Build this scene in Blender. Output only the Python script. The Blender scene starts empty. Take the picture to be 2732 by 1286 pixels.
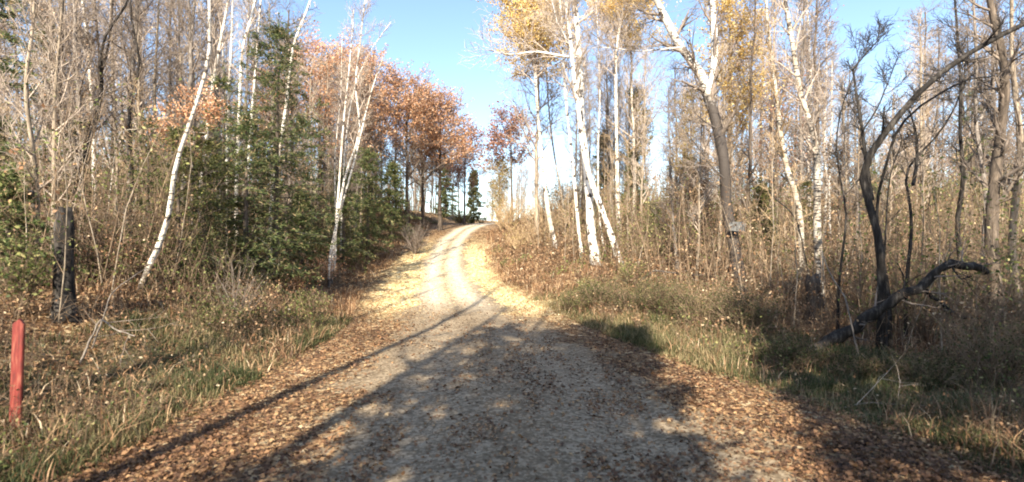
import bpy, math
import numpy as np

# ------------------------------------------------------------------ camera, sky, sun, exposure
sc = bpy.context.scene
cam_data = bpy.data.cameras.new("camera")
cam = bpy.data.objects.new("camera", cam_data)
sc.collection.objects.link(cam)
cam.location = (0, 0, 2.5)
cam.rotation_euler = (math.radians(90), 0, 0)
cam_data.sensor_width = 36.0
cam_data.lens = 18.0                      # 90 degrees across: 512 px focal length at 1024 px
cam_data.clip_end = 3000
cam_data.clip_start = 0.05
cam_data.dof.use_dof = True
cam_data.dof.focus_distance = 22
cam_data.dof.aperture_fstop = 0.9
sc.camera = cam

SUN_EL = math.radians(33)
SUN_AZ = math.atan2(0.19, 1.0)            # light travels towards +y, a little towards +x
world = bpy.data.worlds.new("World")
sc.world = world
world.use_nodes = True
wn = world.node_tree
wn.nodes.clear()
sky = wn.nodes.new("ShaderNodeTexSky")
sky.sky_type = 'NISHITA'
sky.sun_disc = False
sky.sun_elevation = SUN_EL
sky.sun_rotation = SUN_AZ + math.pi       # the sun stands behind the camera
sky.altitude = 300
sky.air_density = 1.0
sky.dust_density = 1.0
sky.ozone_density = 1.6
bg = wn.nodes.new("ShaderNodeBackground")
bg.inputs[1].default_value = 0.125
wo = wn.nodes.new("ShaderNodeOutputWorld")
wn.links.new(sky.outputs[0], bg.inputs[0])
wn.links.new(bg.outputs[0], wo.inputs[0])

sun_data = bpy.data.lights.new("sun", 'SUN')
sun_data.energy = 5.0
sun_data.angle = math.radians(0.5)
sun_data.color = (1.0, 0.90, 0.74)
sun = bpy.data.objects.new("sun", sun_data)
sc.collection.objects.link(sun)
sun.rotation_euler = (math.radians(90) - SUN_EL, 0, -SUN_AZ)

sc.view_settings.view_transform = 'Standard'
sc.view_settings.look = 'None'
sc.view_settings.exposure = 1.42
sc.view_settings.gamma = 1.0
sc.render.engine = 'CYCLES'
sc.cycles.max_bounces = 5
sc.cycles.diffuse_bounces = 3
sc.cycles.glossy_bounces = 1
sc.cycles.transmission_bounces = 2
sc.cycles.use_denoising = True
sc.cycles.filter_width = 1.9

rng = np.random.default_rng(11)
H0 = 2.5


def pix(px, py, d):
    """world point seen at picture position px, py (1024 wide) at forward distance d"""
    return np.array([(px - 512) / 512 * d, d, H0 + (241 - py) / 512 * d])


# ------------------------------------------------------------------ terrain functions
def table(ys, vs, step=0.5, sig=3.0):
    g = np.arange(-80, 700, step)
    v = np.interp(g, ys, vs)
    k = np.exp(-0.5 * (np.arange(-14, 15) * step / sig) ** 2)
    k /= k.sum()
    v2 = np.convolve(np.pad(v, 14, mode='edge'), k, 'valid')
    return lambda y: np.interp(y, g, v2)


zr = table([-80, 12, 17, 21, 26, 32, 40, 50, 58, 66, 80, 120, 250, 700],
           [0, 0, .03, .16, .6, 1.35, 2.5, 3.75, 4.55, 4.75, 4.3, 2.6, 0.5, -1], sig=2.0)
xc = table([-80, -30, 0, 8, 14, 22, 30, 40, 50, 58, 66, 76, 100, 700],
           [2.5, 1.2, .35, .1, -1.0, -2.8, -4.1, -4.8, -4.4, -2.9, 0.2, 5, 18, 18], sig=2.0)
hw = table([-80, 0, 8, 14, 22, 30, 60, 700], [3, 3.2, 3.0, 2.2, 1.55, 1.25, 1.25, 1.3])
el = table([-80, 0, 14, 18, 22, 30, 50, 58, 66, 76, 100, 700], [-4.5, -4.8, -4.7, -5.4, -6.8, -7.2, -8.2, -8, -6, -2, 10, 10])
er = table([-80, 5, 8, 14, 17, 22, 30, 45, 58, 66, 76, 100, 700], [6, 5.6, 4.5, 2.5, 1.9, .2, -1.6, -2.2, -.2, 4, 9, 24, 24], sig=1.5)


def sstep(t):
    t = np.clip(t, 0, 1)
    return t * t * (3 - 2 * t)


def wob(x, y):
    return (np.sin(x * .9 + 1.3 * np.sin(y * .37)) * np.cos(y * .71 + .8 * np.sin(x * .5)) * .5
            + np.sin(x * 2.3 + y * 1.1) * np.sin(y * 1.9 - x * .7) * .3 + np.sin(x * .23 + y * .17 + 1) * .4)


def vnoise(x, y, s, seed=0):
    x = np.asarray(x) / s; y = np.asarray(y) / s
    xi = np.floor(x).astype(np.int64); yi = np.floor(y).astype(np.int64)
    fx = x - xi; fy = y - yi
    fx = fx * fx * (3 - 2 * fx); fy = fy * fy * (3 - 2 * fy)

    def h(a, b):
        n = (a * 374761393 + b * 668265263 + seed * 974711) & 0xffffffff
        n = ((n ^ (n >> 13)) * 1274126177) & 0xffffffff
        return ((n ^ (n >> 16)) & 0xffff) / 65535.0
    return (h(xi, yi) * (1 - fx) + h(xi + 1, yi) * fx) * (1 - fy) + (h(xi, yi + 1) * (1 - fx) + h(xi + 1, yi + 1) * fx) * fy


def ground(x, y):
    x = np.asarray(x, float); y = np.asarray(y, float)
    dl = el(y) - x
    dr = x - er(y)
    z = zr(y)
    dlc = np.clip(dl, 0, 60)
    drc = np.clip(dr, 0, 60)
    z = z + 1.3 * sstep(dlc / 5.5) + .05 * dlc
    g = .15 + .85 * sstep((y - 12) / 8)
    z = z + .62 * sstep(drc / 4.5) * g + .018 * drc
    off = sstep(np.maximum(dl, dr) / 2.0)
    z = z + .13 * wob(x * .9, y * .9) * off + .25 * (vnoise(x, y, 4.3, 3) - .5) * off
    q = (x - xc(y)) / np.maximum(hw(y), .5)
    z = z - .035 * (np.exp(-((np.abs(q) - .5) / .16) ** 2)) * (np.abs(q) < 1.2)
    return z


def cover(x, y):
    """surface cover: gravel, grass, wheel tracks with sunlight painted into the far stretch"""
    q = np.abs(x - xc(y)) / hw(y)
    n = vnoise(x, y, .9, 1) * .6 + vnoise(x, y, .33, 2) * .4
    gravel = sstep((1.15 - q + (n - .5) * .7) / .45)
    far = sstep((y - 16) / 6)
    track = np.exp(-((q - .42) / .42) ** 2) * (.15 + .85 * far)  # stronger far off, to paint in the sunlit stretch of road
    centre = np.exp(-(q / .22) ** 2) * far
    gravel = gravel * (1 - .22 * centre)
    dl = el(y) - x; dr = x - er(y)
    gl = sstep((dl + .3) / .8) * sstep((3.2 - dl) / 1.5) * sstep((17 - y) / 4)
    gr = sstep((dr + .3) / .8) * sstep((4.2 - dr) / 2) * sstep((22 - y) / 4)
    return gravel, np.clip(gl + gr, 0, 1), track


def sun_paleness(x, y):
    """far open shoulders, where strong sunlight is painted in as paler yellow leaves"""
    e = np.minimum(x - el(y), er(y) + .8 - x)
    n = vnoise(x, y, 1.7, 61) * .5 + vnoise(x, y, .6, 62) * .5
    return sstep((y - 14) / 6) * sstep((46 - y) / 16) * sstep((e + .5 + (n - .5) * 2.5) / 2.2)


# ------------------------------------------------------------------ mesh helpers
def new_mesh(name, verts, faces, rnd=None, smooth=False, mats=(), midx=None, cols=None):
    """verts (n,3); faces: list of int arrays (m,3) or (m,4)"""
    me = bpy.data.meshes.new(name)
    verts = np.asarray(verts, np.float32)
    me.vertices.add(len(verts))
    me.vertices.foreach_set("co", verts.ravel())
    faces = [f for f in faces if len(f)]
    loops = np.concatenate([f.ravel() for f in faces]).astype(np.int32)
    sizes = np.concatenate([np.full(len(f), f.shape[1]) for f in faces]).astype(np.int32)
    starts = np.concatenate([[0], np.cumsum(sizes)[:-1]]).astype(np.int32)
    me.loops.add(len(loops))
    me.loops.foreach_set("vertex_index", loops)
    me.polygons.add(len(sizes))
    me.polygons.foreach_set("loop_start", starts)
    me.polygons.foreach_set("loop_total", sizes)
    if midx is not None:
        me.polygons.foreach_set("material_index", np.asarray(midx, np.int32))
    me.update(calc_edges=True)
    if smooth:
        me.polygons.foreach_set("use_smooth", np.ones(len(sizes), bool))
    if rnd is not None:
        a = me.attributes.new("rnd", 'FLOAT', 'FACE')
        a.data.foreach_set("value", np.asarray(rnd, np.float32))
    if cols is not None:
        a = me.attributes.new("cover", 'FLOAT_VECTOR', 'POINT')
        a.data.foreach_set("vector", np.asarray(cols, np.float32).ravel())
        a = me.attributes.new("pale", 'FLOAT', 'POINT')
        a.data.foreach_set("value", sun_paleness(verts[:, 0], verts[:, 1]).astype(np.float32))
    for m in mats:
        me.materials.append(m)
    return me


def norm(v):
    return v / np.maximum(np.linalg.norm(v, axis=-1, keepdims=True), 1e-9)


class Bits:
    """collects tubes and leaf faces into one mesh"""

    def __init__(s):
        s.v = []; s.q = []; s.qr = []; s.qm = []; s.n = 0

    def tubes(s, P, R, sides=3, mat=0, r=None):
        P = np.asarray(P, float); R = np.asarray(R, float)
        N, K, _ = P.shape
        if N == 0:
            return
        T = np.empty_like(P)
        T[:, 1:-1] = P[:, 2:] - P[:, :-2]
        T[:, 0] = P[:, 1] - P[:, 0]
        T[:, -1] = P[:, -1] - P[:, -2]
        T = norm(T)
        ax = norm(P[:, -1] - P[:, 0])
        ref = np.where(np.abs(ax[:, 2:3]) < .8, np.array([[0, 0, 1.]]), np.array([[1., 0, 0]]))
        U = norm(np.cross(T, ref[:, None, :]))
        V = np.cross(T, U)
        a = np.arange(sides) * 2 * np.pi / sides
        ring = (U[:, :, None, :] * np.cos(a)[None, None, :, None] + V[:, :, None, :] * np.sin(a)[None, None, :, None])
        vv = P[:, :, None, :] + ring * R[:, :, None, None]
        idx = s.n + np.arange(N * K * sides).reshape(N, K, sides)
        nx = np.roll(idx, -1, axis=2)
        q = np.stack([idx[:, :-1], nx[:, :-1], nx[:, 1:], idx[:, 1:]], -1).reshape(-1, 4)
        s.v.append(vv.reshape(-1, 3)); s.n += vv.size // 3
        s.q.append(q)
        rr = rng.random(N) if r is None else np.full(N, r)
        s.qr.append(np.repeat(rr, (K - 1) * sides))
        s.qm.append(np.full(len(q), mat))

    def leaves(s, C, L, W, D, mat=0, fold=.35, r=None, g=None):
        """kite leaves: C centres, L length, W width, D direction of the midrib; g: optional second-axis hint"""
        C = np.asarray(C, float); N = len(C)
        if N == 0:
            return
        g = g or rng
        D = norm(D)
        S = norm(np.cross(D, g.normal(size=(N, 3))))
        U = np.cross(D, S)
        L = np.broadcast_to(L, (N,))[:, None]; W = np.broadcast_to(W, (N,))[:, None]
        a = C - D * L * .5
        b = C + S * W * .5 + U * W * fold * .5 - D * L * .05
        c = C + D * L * .5
        d = C - S * W * .5 + U * W * fold * .5 - D * L * .05
        vv = np.stack([a, b, c, d], 1)
        idx = s.n + np.arange(N * 4).reshape(N, 4)
        s.v.append(vv.reshape(-1, 3)); s.n += N * 4
        s.q.append(np.stack([idx[:, [0, 1, 2, 3]]], 1).reshape(-1, 4))
        s.qr.append(g.random(N) if r is None else r)
        s.qm.append(np.full(N, mat))

    def mesh(s, name, mats, smooth=False):
        return new_mesh(name, np.concatenate(s.v), [np.concatenate(s.q)], np.concatenate(s.qr), smooth, mats, np.concatenate(s.qm))


def spawn(g, P, R, cnt, t0, t1, length, ang, K=4, up=.1, wig=.15, r0=.6, rmin=.006, flat=1.0, taper=.25, lenpow=0.0):
    """children of the tubes P (N,K0,3), R (N,K0): cnt per parent"""
    N, K0, _ = P.shape
    i = np.repeat(np.arange(N), cnt)
    M = len(i)
    t = t0 + (t1 - t0) * ((np.tile(np.arange(cnt), N) + g.random(M)) / cnt)
    f = t * (K0 - 1); j = np.minimum(f.astype(int), K0 - 2); w = (f - j)[:, None]
    pos = P[i, j] * (1 - w) + P[i, j + 1] * w
    rad = R[i, j] * (1 - w[:, 0]) + R[i, j + 1] * w[:, 0]
    T = norm(P[i, j + 1] - P[i, j])
    rv = g.normal(size=(M, 3)); rv[:, 2] *= flat
    perp = norm(rv - T * (rv * T).sum(1, keepdims=True))
    a = np.radians(g.uniform(ang[0], ang[1], M))[:, None]
    d = norm(T * np.cos(a) + perp * np.sin(a))
    L = g.uniform(length[0], length[1], M) * (1 - t) ** lenpow if lenpow else g.uniform(length[0], length[1], M)
    out = np.empty((M, K, 3)); out[:, 0] = pos
    for k in range(1, K):
        d = norm(d + np.array([0, 0, up]) + g.normal(size=(M, 3)) * wig)
        out[:, k] = out[:, k - 1] + d * (L / (K - 1))[:, None]
    rs = np.maximum(rad * r0, rmin)
    tt = np.linspace(0, 1, K)[None, :]
    Rr = rs[:, None] * (1 - tt * (1 - taper))
    return out, Rr, t


# ------------------------------------------------------------------ materials
def mat_new(name):
    m = bpy.data.materials.new(name)
    m.use_nodes = True
    nt = m.node_tree
    nt.nodes.clear()
    return m, nt, nt.nodes, nt.links


def ramp(N, stops):
    r = N.new("ShaderNodeValToRGB")
    e = r.color_ramp.elements
    while len(e) > 1:
        e.remove(e[-1])
    e[0].position = stops[0][0]; e[0].color = (*stops[0][1], 1)
    for p, c in stops[1:]:
        x = e.new(p); x.color = (*c, 1)
    return r


def leaf_mat(name, stops, trans=.35, rough=.6):
    m, nt, N, L = mat_new(name)
    at = N.new("ShaderNodeAttribute"); at.attribute_name = "rnd"
    r = ramp(N, stops)
    L.new(at.outputs["Fac"], r.inputs[0])
    oi = N.new("ShaderNodeObjectInfo")
    hs = N.new("ShaderNodeHueSaturation")
    mr = N.new("ShaderNodeMapRange"); mr.inputs[3].default_value = .8; mr.inputs[4].default_value = 1.2
    L.new(oi.outputs["Random"], mr.inputs[0]); L.new(mr.outputs[0], hs.inputs["Value"])
    L.new(r.outputs[0], hs.inputs["Color"])
    d = N.new("ShaderNodeBsdfPrincipled"); d.inputs["Roughness"].default_value = rough
    d.inputs["Specular IOR Level"].default_value = .25
    t = N.new("ShaderNodeBsdfTranslucent")
    mx = N.new("ShaderNodeMixShader"); mx.inputs[0].default_value = trans
    L.new(hs.outputs[0], d.inputs["Base Color"]); L.new(hs.outputs[0], t.inputs[0])
    L.new(d.outputs[0], mx.inputs[1]); L.new(t.outputs[0], mx.inputs[2])
    o = N.new("ShaderNodeOutputMaterial"); L.new(mx.outputs[0], o.inputs[0])
    return m


def bark_mat(name, c0, c1, c2, scale=6.0, stretch=.18, bump=.5, var=.25):
    """streaky bark: colour runs up the trunk"""
    m, nt, N, L = mat_new(name)
    tc = N.new("ShaderNodeTexCoord"); mp = N.new("ShaderNodeMapping")
    mp.inputs["Scale"].default_value = (scale, scale, scale * stretch)
    L.new(tc.outputs["Object"], mp.inputs[0])
    n = N.new("ShaderNodeTexNoise"); n.inputs["Scale"].default_value = 2.2; n.inputs["Detail"].default_value = 5
    n.inputs["Roughness"].default_value = .7
    L.new(mp.outputs[0], n.inputs["Vector"])
    r = ramp(N, [(.3, c0), (.5, c1), (.72, c2)])
    L.new(n.outputs[0], r.inputs[0])
    at = N.new("ShaderNodeAttribute"); at.attribute_name = "rnd"
    oi = N.new("ShaderNodeObjectInfo")
    ad = N.new("ShaderNodeMath"); ad.operation = 'ADD'
    L.new(at.outputs["Fac"], ad.inputs[0]); L.new(oi.outputs["Random"], ad.inputs[1])
    mr = N.new("ShaderNodeMapRange"); mr.inputs[2].default_value = 2
    mr.inputs[3].default_value = 1 - var; mr.inputs[4].default_value = 1 + var
    L.new(ad.outputs[0], mr.inputs[0])
    hs = N.new("ShaderNodeHueSaturation"); L.new(mr.outputs[0], hs.inputs["Value"]); L.new(r.outputs[0], hs.inputs["Color"])
    p = N.new("ShaderNodeBsdfPrincipled"); p.inputs["Roughness"].default_value = .85
    p.inputs["Specular IOR Level"].default_value = .2
    L.new(hs.outputs[0], p.inputs["Base Color"])
    b = N.new("ShaderNodeBump"); b.inputs["Strength"].default_value = bump; b.inputs["Distance"].default_value = .03
    L.new(n.outputs[0], b.inputs["Height"]); L.new(b.outputs[0], p.inputs["Normal"])
    o = N.new("ShaderNodeOutputMaterial"); L.new(p.outputs[0], o.inputs[0])
    return m


def birch_mat(name, white=(.78, .74, .66), tint=(.56, .47, .37), base_dark=1.2, marks=.58):
    m, nt, N, L = mat_new(name)
    tc = N.new("ShaderNodeTexCoord")
    # horizontal dashes
    mp = N.new("ShaderNodeMapping"); mp.inputs["Scale"].default_value = (5, 5, 26)
    L.new(tc.outputs["Object"], mp.inputs[0])
    n = N.new("ShaderNodeTexNoise"); n.inputs["Scale"].default_value = 1.0; n.inputs["Detail"].default_value = 3
    L.new(mp.outputs[0], n.inputs["Vector"])
    r = ramp(N, [(marks - .02, (0, 0, 0)), (marks + .05, (1, 1, 1))])
    L.new(n.outputs[0], r.inputs[0])
    # larger dark scars where branches left
    mp2 = N.new("ShaderNodeMapping"); mp2.inputs["Scale"].default_value = (2.6, 2.6, 2.1)
    L.new(tc.outputs["Object"], mp2.inputs[0])
    n2 = N.new("ShaderNodeTexNoise"); n2.inputs["Scale"].default_value = 1.6; n2.inputs["Detail"].default_value = 4
    L.new(mp2.outputs[0], n2.inputs["Vector"])
    r2 = ramp(N, [(.57, (0, 0, 0)), (.63, (1, 1, 1))])
    L.new(n2.outputs[0], r2.inputs[0])
    # tint patches
    n3 = N.new("ShaderNodeTexNoise"); n3.inputs["Scale"].default_value = 1.7
    L.new(tc.outputs["Object"], n3.inputs["Vector"])
    r3 = ramp(N, [(.42, white), (.68, tint)])
    L.new(n3.outputs[0], r3.inputs[0])
    mx = N.new("ShaderNodeMath"); mx.operation = 'MAXIMUM'
    L.new(r.outputs[0], mx.inputs[0]); L.new(r2.outputs[0], mx.inputs[1])
    # rough dark bark low on the stem
    sx = N.new("ShaderNodeSeparateXYZ"); L.new(tc.outputs["Object"], sx.inputs[0])
    ns = N.new("ShaderNodeTexNoise"); ns.inputs["Scale"].default_value = 5
    L.new(tc.outputs["Object"], ns.inputs["Vector"])
    am = N.new("ShaderNodeMath"); am.operation = 'MULTIPLY_ADD'; am.inputs[1].default_value = 2.2
    L.new(ns.outputs[0], am.inputs[0]); L.new(sx.outputs[2], am.inputs[2])
    mr = N.new("ShaderNodeMapRange"); mr.inputs[1].default_value = base_dark; mr.inputs[2].default_value = base_dark + .7
    mr.inputs[3].default_value = 1; mr.inputs[4].default_value = 0
    L.new(am.outputs[0], mr.inputs[0])
    mx2 = N.new("ShaderNodeMath"); mx2.operation = 'MAXIMUM'; mx2.use_clamp = True
    L.new(mx.outputs[0], mx2.inputs[0]); L.new(mr.outputs[0], mx2.inputs[1])
    mc = N.new("ShaderNodeMix"); mc.data_type = 'RGBA'
    L.new(mx2.outputs[0], mc.inputs[0]); L.new(r3.outputs[0], mc.inputs[6])
    mc.inputs[7].default_value = (.07, .058, .05, 1)
    p = N.new("ShaderNodeBsdfPrincipled"); p.inputs["Roughness"].default_value = .7
    p.inputs["Specular IOR Level"].default_value = .25
    L.new(mc.outputs[2], p.inputs["Base Color"])
    b = N.new("ShaderNodeBump"); b.inputs["Strength"].default_value = .4; b.inputs["Distance"].default_value = .02
    L.new(mx.outputs[0], b.inputs["Height"]); L.new(b.outputs[0], p.inputs["Normal"])
    o = N.new("ShaderNodeOutputMaterial"); L.new(p.outputs[0], o.inputs[0])
    return m


M = {}
M['birch'] = birch_mat('birch_bark')
M['birch_clean'] = birch_mat('clean_birch_bark', (.84, .81, .74), (.66, .58, .48), 1.0, .64)
M['birch_mossy'] = birch_mat('birch_bark_mottled', (.62, .56, .46), (.36, .29, .21), 1.6, .54)
M['birch_top'] = birch_mat('forked_birch_bark', (.80, .76, .69), (.50, .42, .34), 7.7, .56)
M['grey'] = bark_mat('grey_bark', (.07, .06, .05), (.20, .17, .145), (.36, .32, .27))
M['tan'] = bark_mat('tan_bark', (.11, .085, .06), (.28, .225, .165), (.50, .42, .32))
M['dark'] = bark_mat('dark_bark', (.010, .009, .008), (.026, .022, .019), (.11, .098, .085))
M['brown'] = bark_mat('brown_bark', (.035, .027, .021), (.10, .078, .06), (.21, .165, .125))
M['twig_grey'] = bark_mat('grey_twig_bark', (.10, .080, .062), (.20, .160, .128), (.34, .275, .225), 3, .6, .1, .45)
M['twig_pale'] = bark_mat('pale_twig_bark', (.24, .19, .15), (.42, .34, .27), (.60, .51, .41), 3, .6, .1, .35)
M['twig_dark'] = bark_mat('dark_twig_bark', (.03, .026, .024), (.06, .052, .046), (.11, .095, .085), 3, .6, .1, .45)
M['twig_brown'] = bark_mat('brown_twig_bark', (.10, .068, .042), (.20, .14, .09), (.34, .25, .165), 3, .6, .1, .45)
M['twig_gold'] = bark_mat('golden_twig_bark', (.24, .17, .10), (.42, .30, .18), (.56, .43, .27), 3, .6, .1, .35)
M['needles'] = leaf_mat('dark_green_needles', [(0, (.028, .046, .017)), (.3, (.085, .120, .040)), (.65, (.18, .215, .08)), (.85, (.26, .25, .11)), (1, (.46, .32, .18))], .35)
M['needles_olive'] = leaf_mat('olive_needles', [(0, (.03, .04, .014)), (.4, (.08, .09, .03)), (.75, (.15, .15, .05)), (1, (.26, .21, .08))], .3)
M['orange'] = leaf_mat('orange_oak_leaves', [(0, (.38, .17, .09)), (.35, (.68, .38, .21)), (.7, (.76, .44, .24)), (1, (.80, .60, .42))], .4)
M['rust'] = leaf_mat('rusty_red_leaves', [(0, (.18, .08, .055)), (.5, (.36, .17, .11)), (1, (.52, .29, .19))], .35)
M['yellow'] = leaf_mat('yellow_birch_leaves', [(0, (.55, .33, .08)), (.5, (.86, .60, .20)), (1, (.92, .78, .40))], .4)
M['olive'] = leaf_mat('olive_yellow_leaves', [(0, (.16, .15, .045)), (.5, (.32, .27, .09)), (1, (.52, .40, .15))], .4)
M['green'] = leaf_mat('green_shrub_leaves', [(0, (.05, .075, .02)), (.5, (.13, .16, .045)), (.85, (.30, .30, .10)), (1, (.55, .48, .22))], .35)
M['weeds'] = leaf_mat('olive_weed_leaves', [(0, (.03, .04, .015)), (.5, (.075, .09, .03)), (.8, (.15, .15, .06)), (1, (.32, .24, .12))], .35)
M['dry'] = leaf_mat('dry_brown_leaves', [(0, (.09, .05, .03)), (.35, (.22, .12, .065)), (.7, (.40, .24, .13)), (.93, (.55, .39, .23)), (1, (.72, .60, .42))], .25)
M['litter'] = leaf_mat('fallen_leaves', [(0, (.05, .032, .022)), (.3, (.15, .080, .045)), (.6, (.31, .17, .085)), (.85, (.52, .34, .17)), (1, (.82, .68, .42))], .15)
M['grass'] = leaf_mat('verge_grass', [(0, (.030, .040, .016)), (.35, (.062, .078, .030)), (.6, (.115, .125, .052)), (.78, (.22, .18, .09)), (1, (.40, .31, .17))], .35)


def ground_mat():
    m, nt, N, L = mat_new('leafy_ground_and_gravel')
    at = N.new("ShaderNodeAttribute"); at.attribute_name = "cover"
    sp = N.new("ShaderNodeSeparateXYZ"); L.new(at.outputs["Vector"], sp.inputs[0])
    tc = N.new("ShaderNodeTexCoord")
    # leaf litter: cells the size of a leaf
    v = N.new("ShaderNodeTexVoronoi"); v.inputs["Scale"].default_value = 13; v.inputs["Randomness"].default_value = 1
    wn_ = N.new("ShaderNodeTexNoise"); wn_.inputs["Scale"].default_value = 9
    L.new(tc.outputs["Object"], wn_.inputs["Vector"])
    va = N.new("ShaderNodeVectorMath"); va.operation = 'MULTIPLY_ADD'; va.inputs[1].default_value = (.14, .14, .14)
    L.new(wn_.outputs["Color"], va.inputs[0]); L.new(tc.outputs["Object"], va.inputs[2])
    L.new(va.outputs[0], v.inputs["Vector"])
    sep = N.new("ShaderNodeSeparateColor"); L.new(v.outputs["Color"], sep.inputs[0])
    lr = ramp(N, [(0, (.055, .032, .02)), (.3, (.15, .085, .048)), (.6, (.29, .17, .085)), (.85, (.46, .31, .16)), (1, (.66, .52, .31))])
    L.new(sep.outputs[0], lr.inputs[0])
    # big patches of darker and paler litter
    nb = N.new("ShaderNodeTexNoise"); nb.inputs["Scale"].default_value = .6; nb.inputs["Detail"].default_value = 4
    L.new(tc.outputs["Object"], nb.inputs["Vector"])
    mb = N.new("ShaderNodeMapRange"); mb.inputs[1].default_value = .3; mb.inputs[2].default_value = .7
    mb.inputs[3].default_value = .5; mb.inputs[4].default_value = 1.15
    L.new(nb.outputs[0], mb.inputs[0])
    h1 = N.new("ShaderNodeHueSaturation"); L.new(lr.outputs[0], h1.inputs["Color"]); L.new(mb.outputs[0], h1.inputs["Value"])
    # yellow leaves among the brown, with the far shoulders' sunlight painted in
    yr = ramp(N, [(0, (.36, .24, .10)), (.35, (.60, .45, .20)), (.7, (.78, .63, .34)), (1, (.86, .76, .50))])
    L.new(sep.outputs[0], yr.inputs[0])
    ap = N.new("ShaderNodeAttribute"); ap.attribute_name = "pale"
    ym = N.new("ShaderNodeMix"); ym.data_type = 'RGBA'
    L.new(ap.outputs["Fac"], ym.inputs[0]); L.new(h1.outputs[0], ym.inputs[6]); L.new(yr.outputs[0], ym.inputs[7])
    # gravel
    vg = N.new("ShaderNodeTexVoronoi"); vg.inputs["Scale"].default_value = 26
    L.new(tc.outputs["Object"], vg.inputs["Vector"])
    sg = N.new("ShaderNodeSeparateColor"); L.new(vg.outputs["Color"], sg.inputs[0])
    ng = N.new("ShaderNodeTexNoise"); ng.inputs["Scale"].default_value = 3; ng.inputs["Detail"].default_value = 6
    ng.inputs["Roughness"].default_value = .75
    L.new(tc.outputs["Object"], ng.inputs["Vector"])
    mg = N.new("ShaderNodeMath"); mg.operation = 'MULTIPLY_ADD'; mg.inputs[1].default_value = .42
    L.new(sg.outputs[0], mg.inputs[0]); 
    m2 = N.new("ShaderNodeMath"); m2.operation = 'MULTIPLY'; m2.inputs[1].default_value = .6
    L.new(ng.outputs[0], m2.inputs[0]); L.new(m2.outputs[0], mg.inputs[2])
    gr = ramp(N, [(.15, (.075, .053, .031)), (.5, (.185, .135, .082)), (.8, (.38, .29, .185))])
    L.new(mg.outputs[0], gr.inputs[0])
    # worn sandy wheel tracks, the far road's sunlight painted in as paler colour
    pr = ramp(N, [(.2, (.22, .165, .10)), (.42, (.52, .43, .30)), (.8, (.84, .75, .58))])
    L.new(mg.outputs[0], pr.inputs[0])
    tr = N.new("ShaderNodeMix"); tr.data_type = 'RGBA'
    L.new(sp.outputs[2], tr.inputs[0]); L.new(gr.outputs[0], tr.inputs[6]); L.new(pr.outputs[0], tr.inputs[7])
    # grass soil
    so = N.new("ShaderNodeMix"); so.data_type = 'RGBA'
    gf = N.new("ShaderNodeMath"); gf.operation = 'MULTIPLY'; gf.inputs[1].default_value = .75
    L.new(sp.outputs[1], gf.inputs[0]); L.new(gf.outputs[0], so.inputs[0])
    L.new(ym.outputs[2], so.inputs[6]); so.inputs[7].default_value = (.075, .078, .035, 1)
    # gravel over litter with an uneven edge, leaves lying on the gravel
    ne = N.new("ShaderNodeMath"); ne.operation = 'SUBTRACT'
    L.new(sep.outputs[1], ne.inputs[0]); ne.inputs[1].default_value = .5
    nf = N.new("ShaderNodeMath"); nf.operation = 'MULTIPLY_ADD'; nf.inputs[1].default_value = .9
    L.new(ne.outputs[0], nf.inputs[0]); L.new(sp.outputs[0], nf.inputs[2])
    mf = N.new("ShaderNodeMapRange"); mf.inputs[1].default_value = .38; mf.inputs[2].default_value = .62
    L.new(nf.outputs[0], mf.inputs[0])
    mx = N.new("ShaderNodeMix"); mx.data_type = 'RGBA'
    L.new(mf.outputs[0], mx.inputs[0]); L.new(so.outputs[2], mx.inputs[6]); L.new(tr.outputs[2], mx.inputs[7])
    p = N.new("ShaderNodeBsdfPrincipled"); p.inputs["Roughness"].default_value = .9
    p.inputs["Specular IOR Level"].default_value = .15
    L.new(mx.outputs[2], p.inputs["Base Color"])
    ah = N.new("ShaderNodeMath"); ah.operation = 'ADD'
    L.new(sep.outputs[2], ah.inputs[0]); L.new(ng.outputs[0], ah.inputs[1])
    b = N.new("ShaderNodeBump"); b.inputs["Strength"].default_value = .6; b.inputs["Distance"].default_value = .03
    L.new(ah.outputs[0], b.inputs["Height"]); L.new(b.outputs[0], p.inputs["Normal"])
    o = N.new("ShaderNodeOutputMaterial"); L.new(p.outputs[0], o.inputs[0])
    return m


M['ground'] = ground_mat()


# ------------------------------------------------------------------ linking
def link(o):
    sc.collection.objects.link(o)
    return o


def root_empty(name, loc, label, cat, group=None):
    o = link(bpy.data.objects.new(name, None))
    o.location = tuple(float(a) for a in loc)
    o.empty_display_size = .3
    o['label'] = label; o['category'] = cat
    if group:
        o['group'] = group
    return o


def part(name, me, parent, label=None):
    o = link(bpy.data.objects.new(name, me))
    o.parent = parent
    if label:
        o['label'] = label
    return o


def copy_tree(root, loc, rz, scale, label, group=None):
    r = root.copy(); sc.collection.objects.link(r)
    r.location = tuple(float(a) for a in loc); r.rotation_euler = (0, 0, rz)
    r.scale = scale
    r['label'] = label
    if group:
        r['group'] = group
    for ch in list(root.children):
        c = ch.copy(); sc.collection.objects.link(c); c.parent = r
    return r


# ------------------------------------------------------------------ ground and road
def grid(xs, ys, f):
    X, Y = np.meshgrid(xs, ys)
    Z = f(X, Y)
    v = np.stack([X, Y, Z], -1).reshape(-1, 3)
    nx = len(xs); ny = len(ys)
    i = np.arange(nx * ny).reshape(ny, nx)
    q = np.stack([i[:-1, :-1], i[:-1, 1:], i[1:, 1:], i[1:, :-1]], -1).reshape(-1, 4)
    return v, q


def spaced(near, far, step, growth):
    a = [0.0]; s = step
    while a[-1] < far:
        if a[-1] > near:
            s *= growth
        a.append(a[-1] + s)
    return np.array(a)


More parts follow.
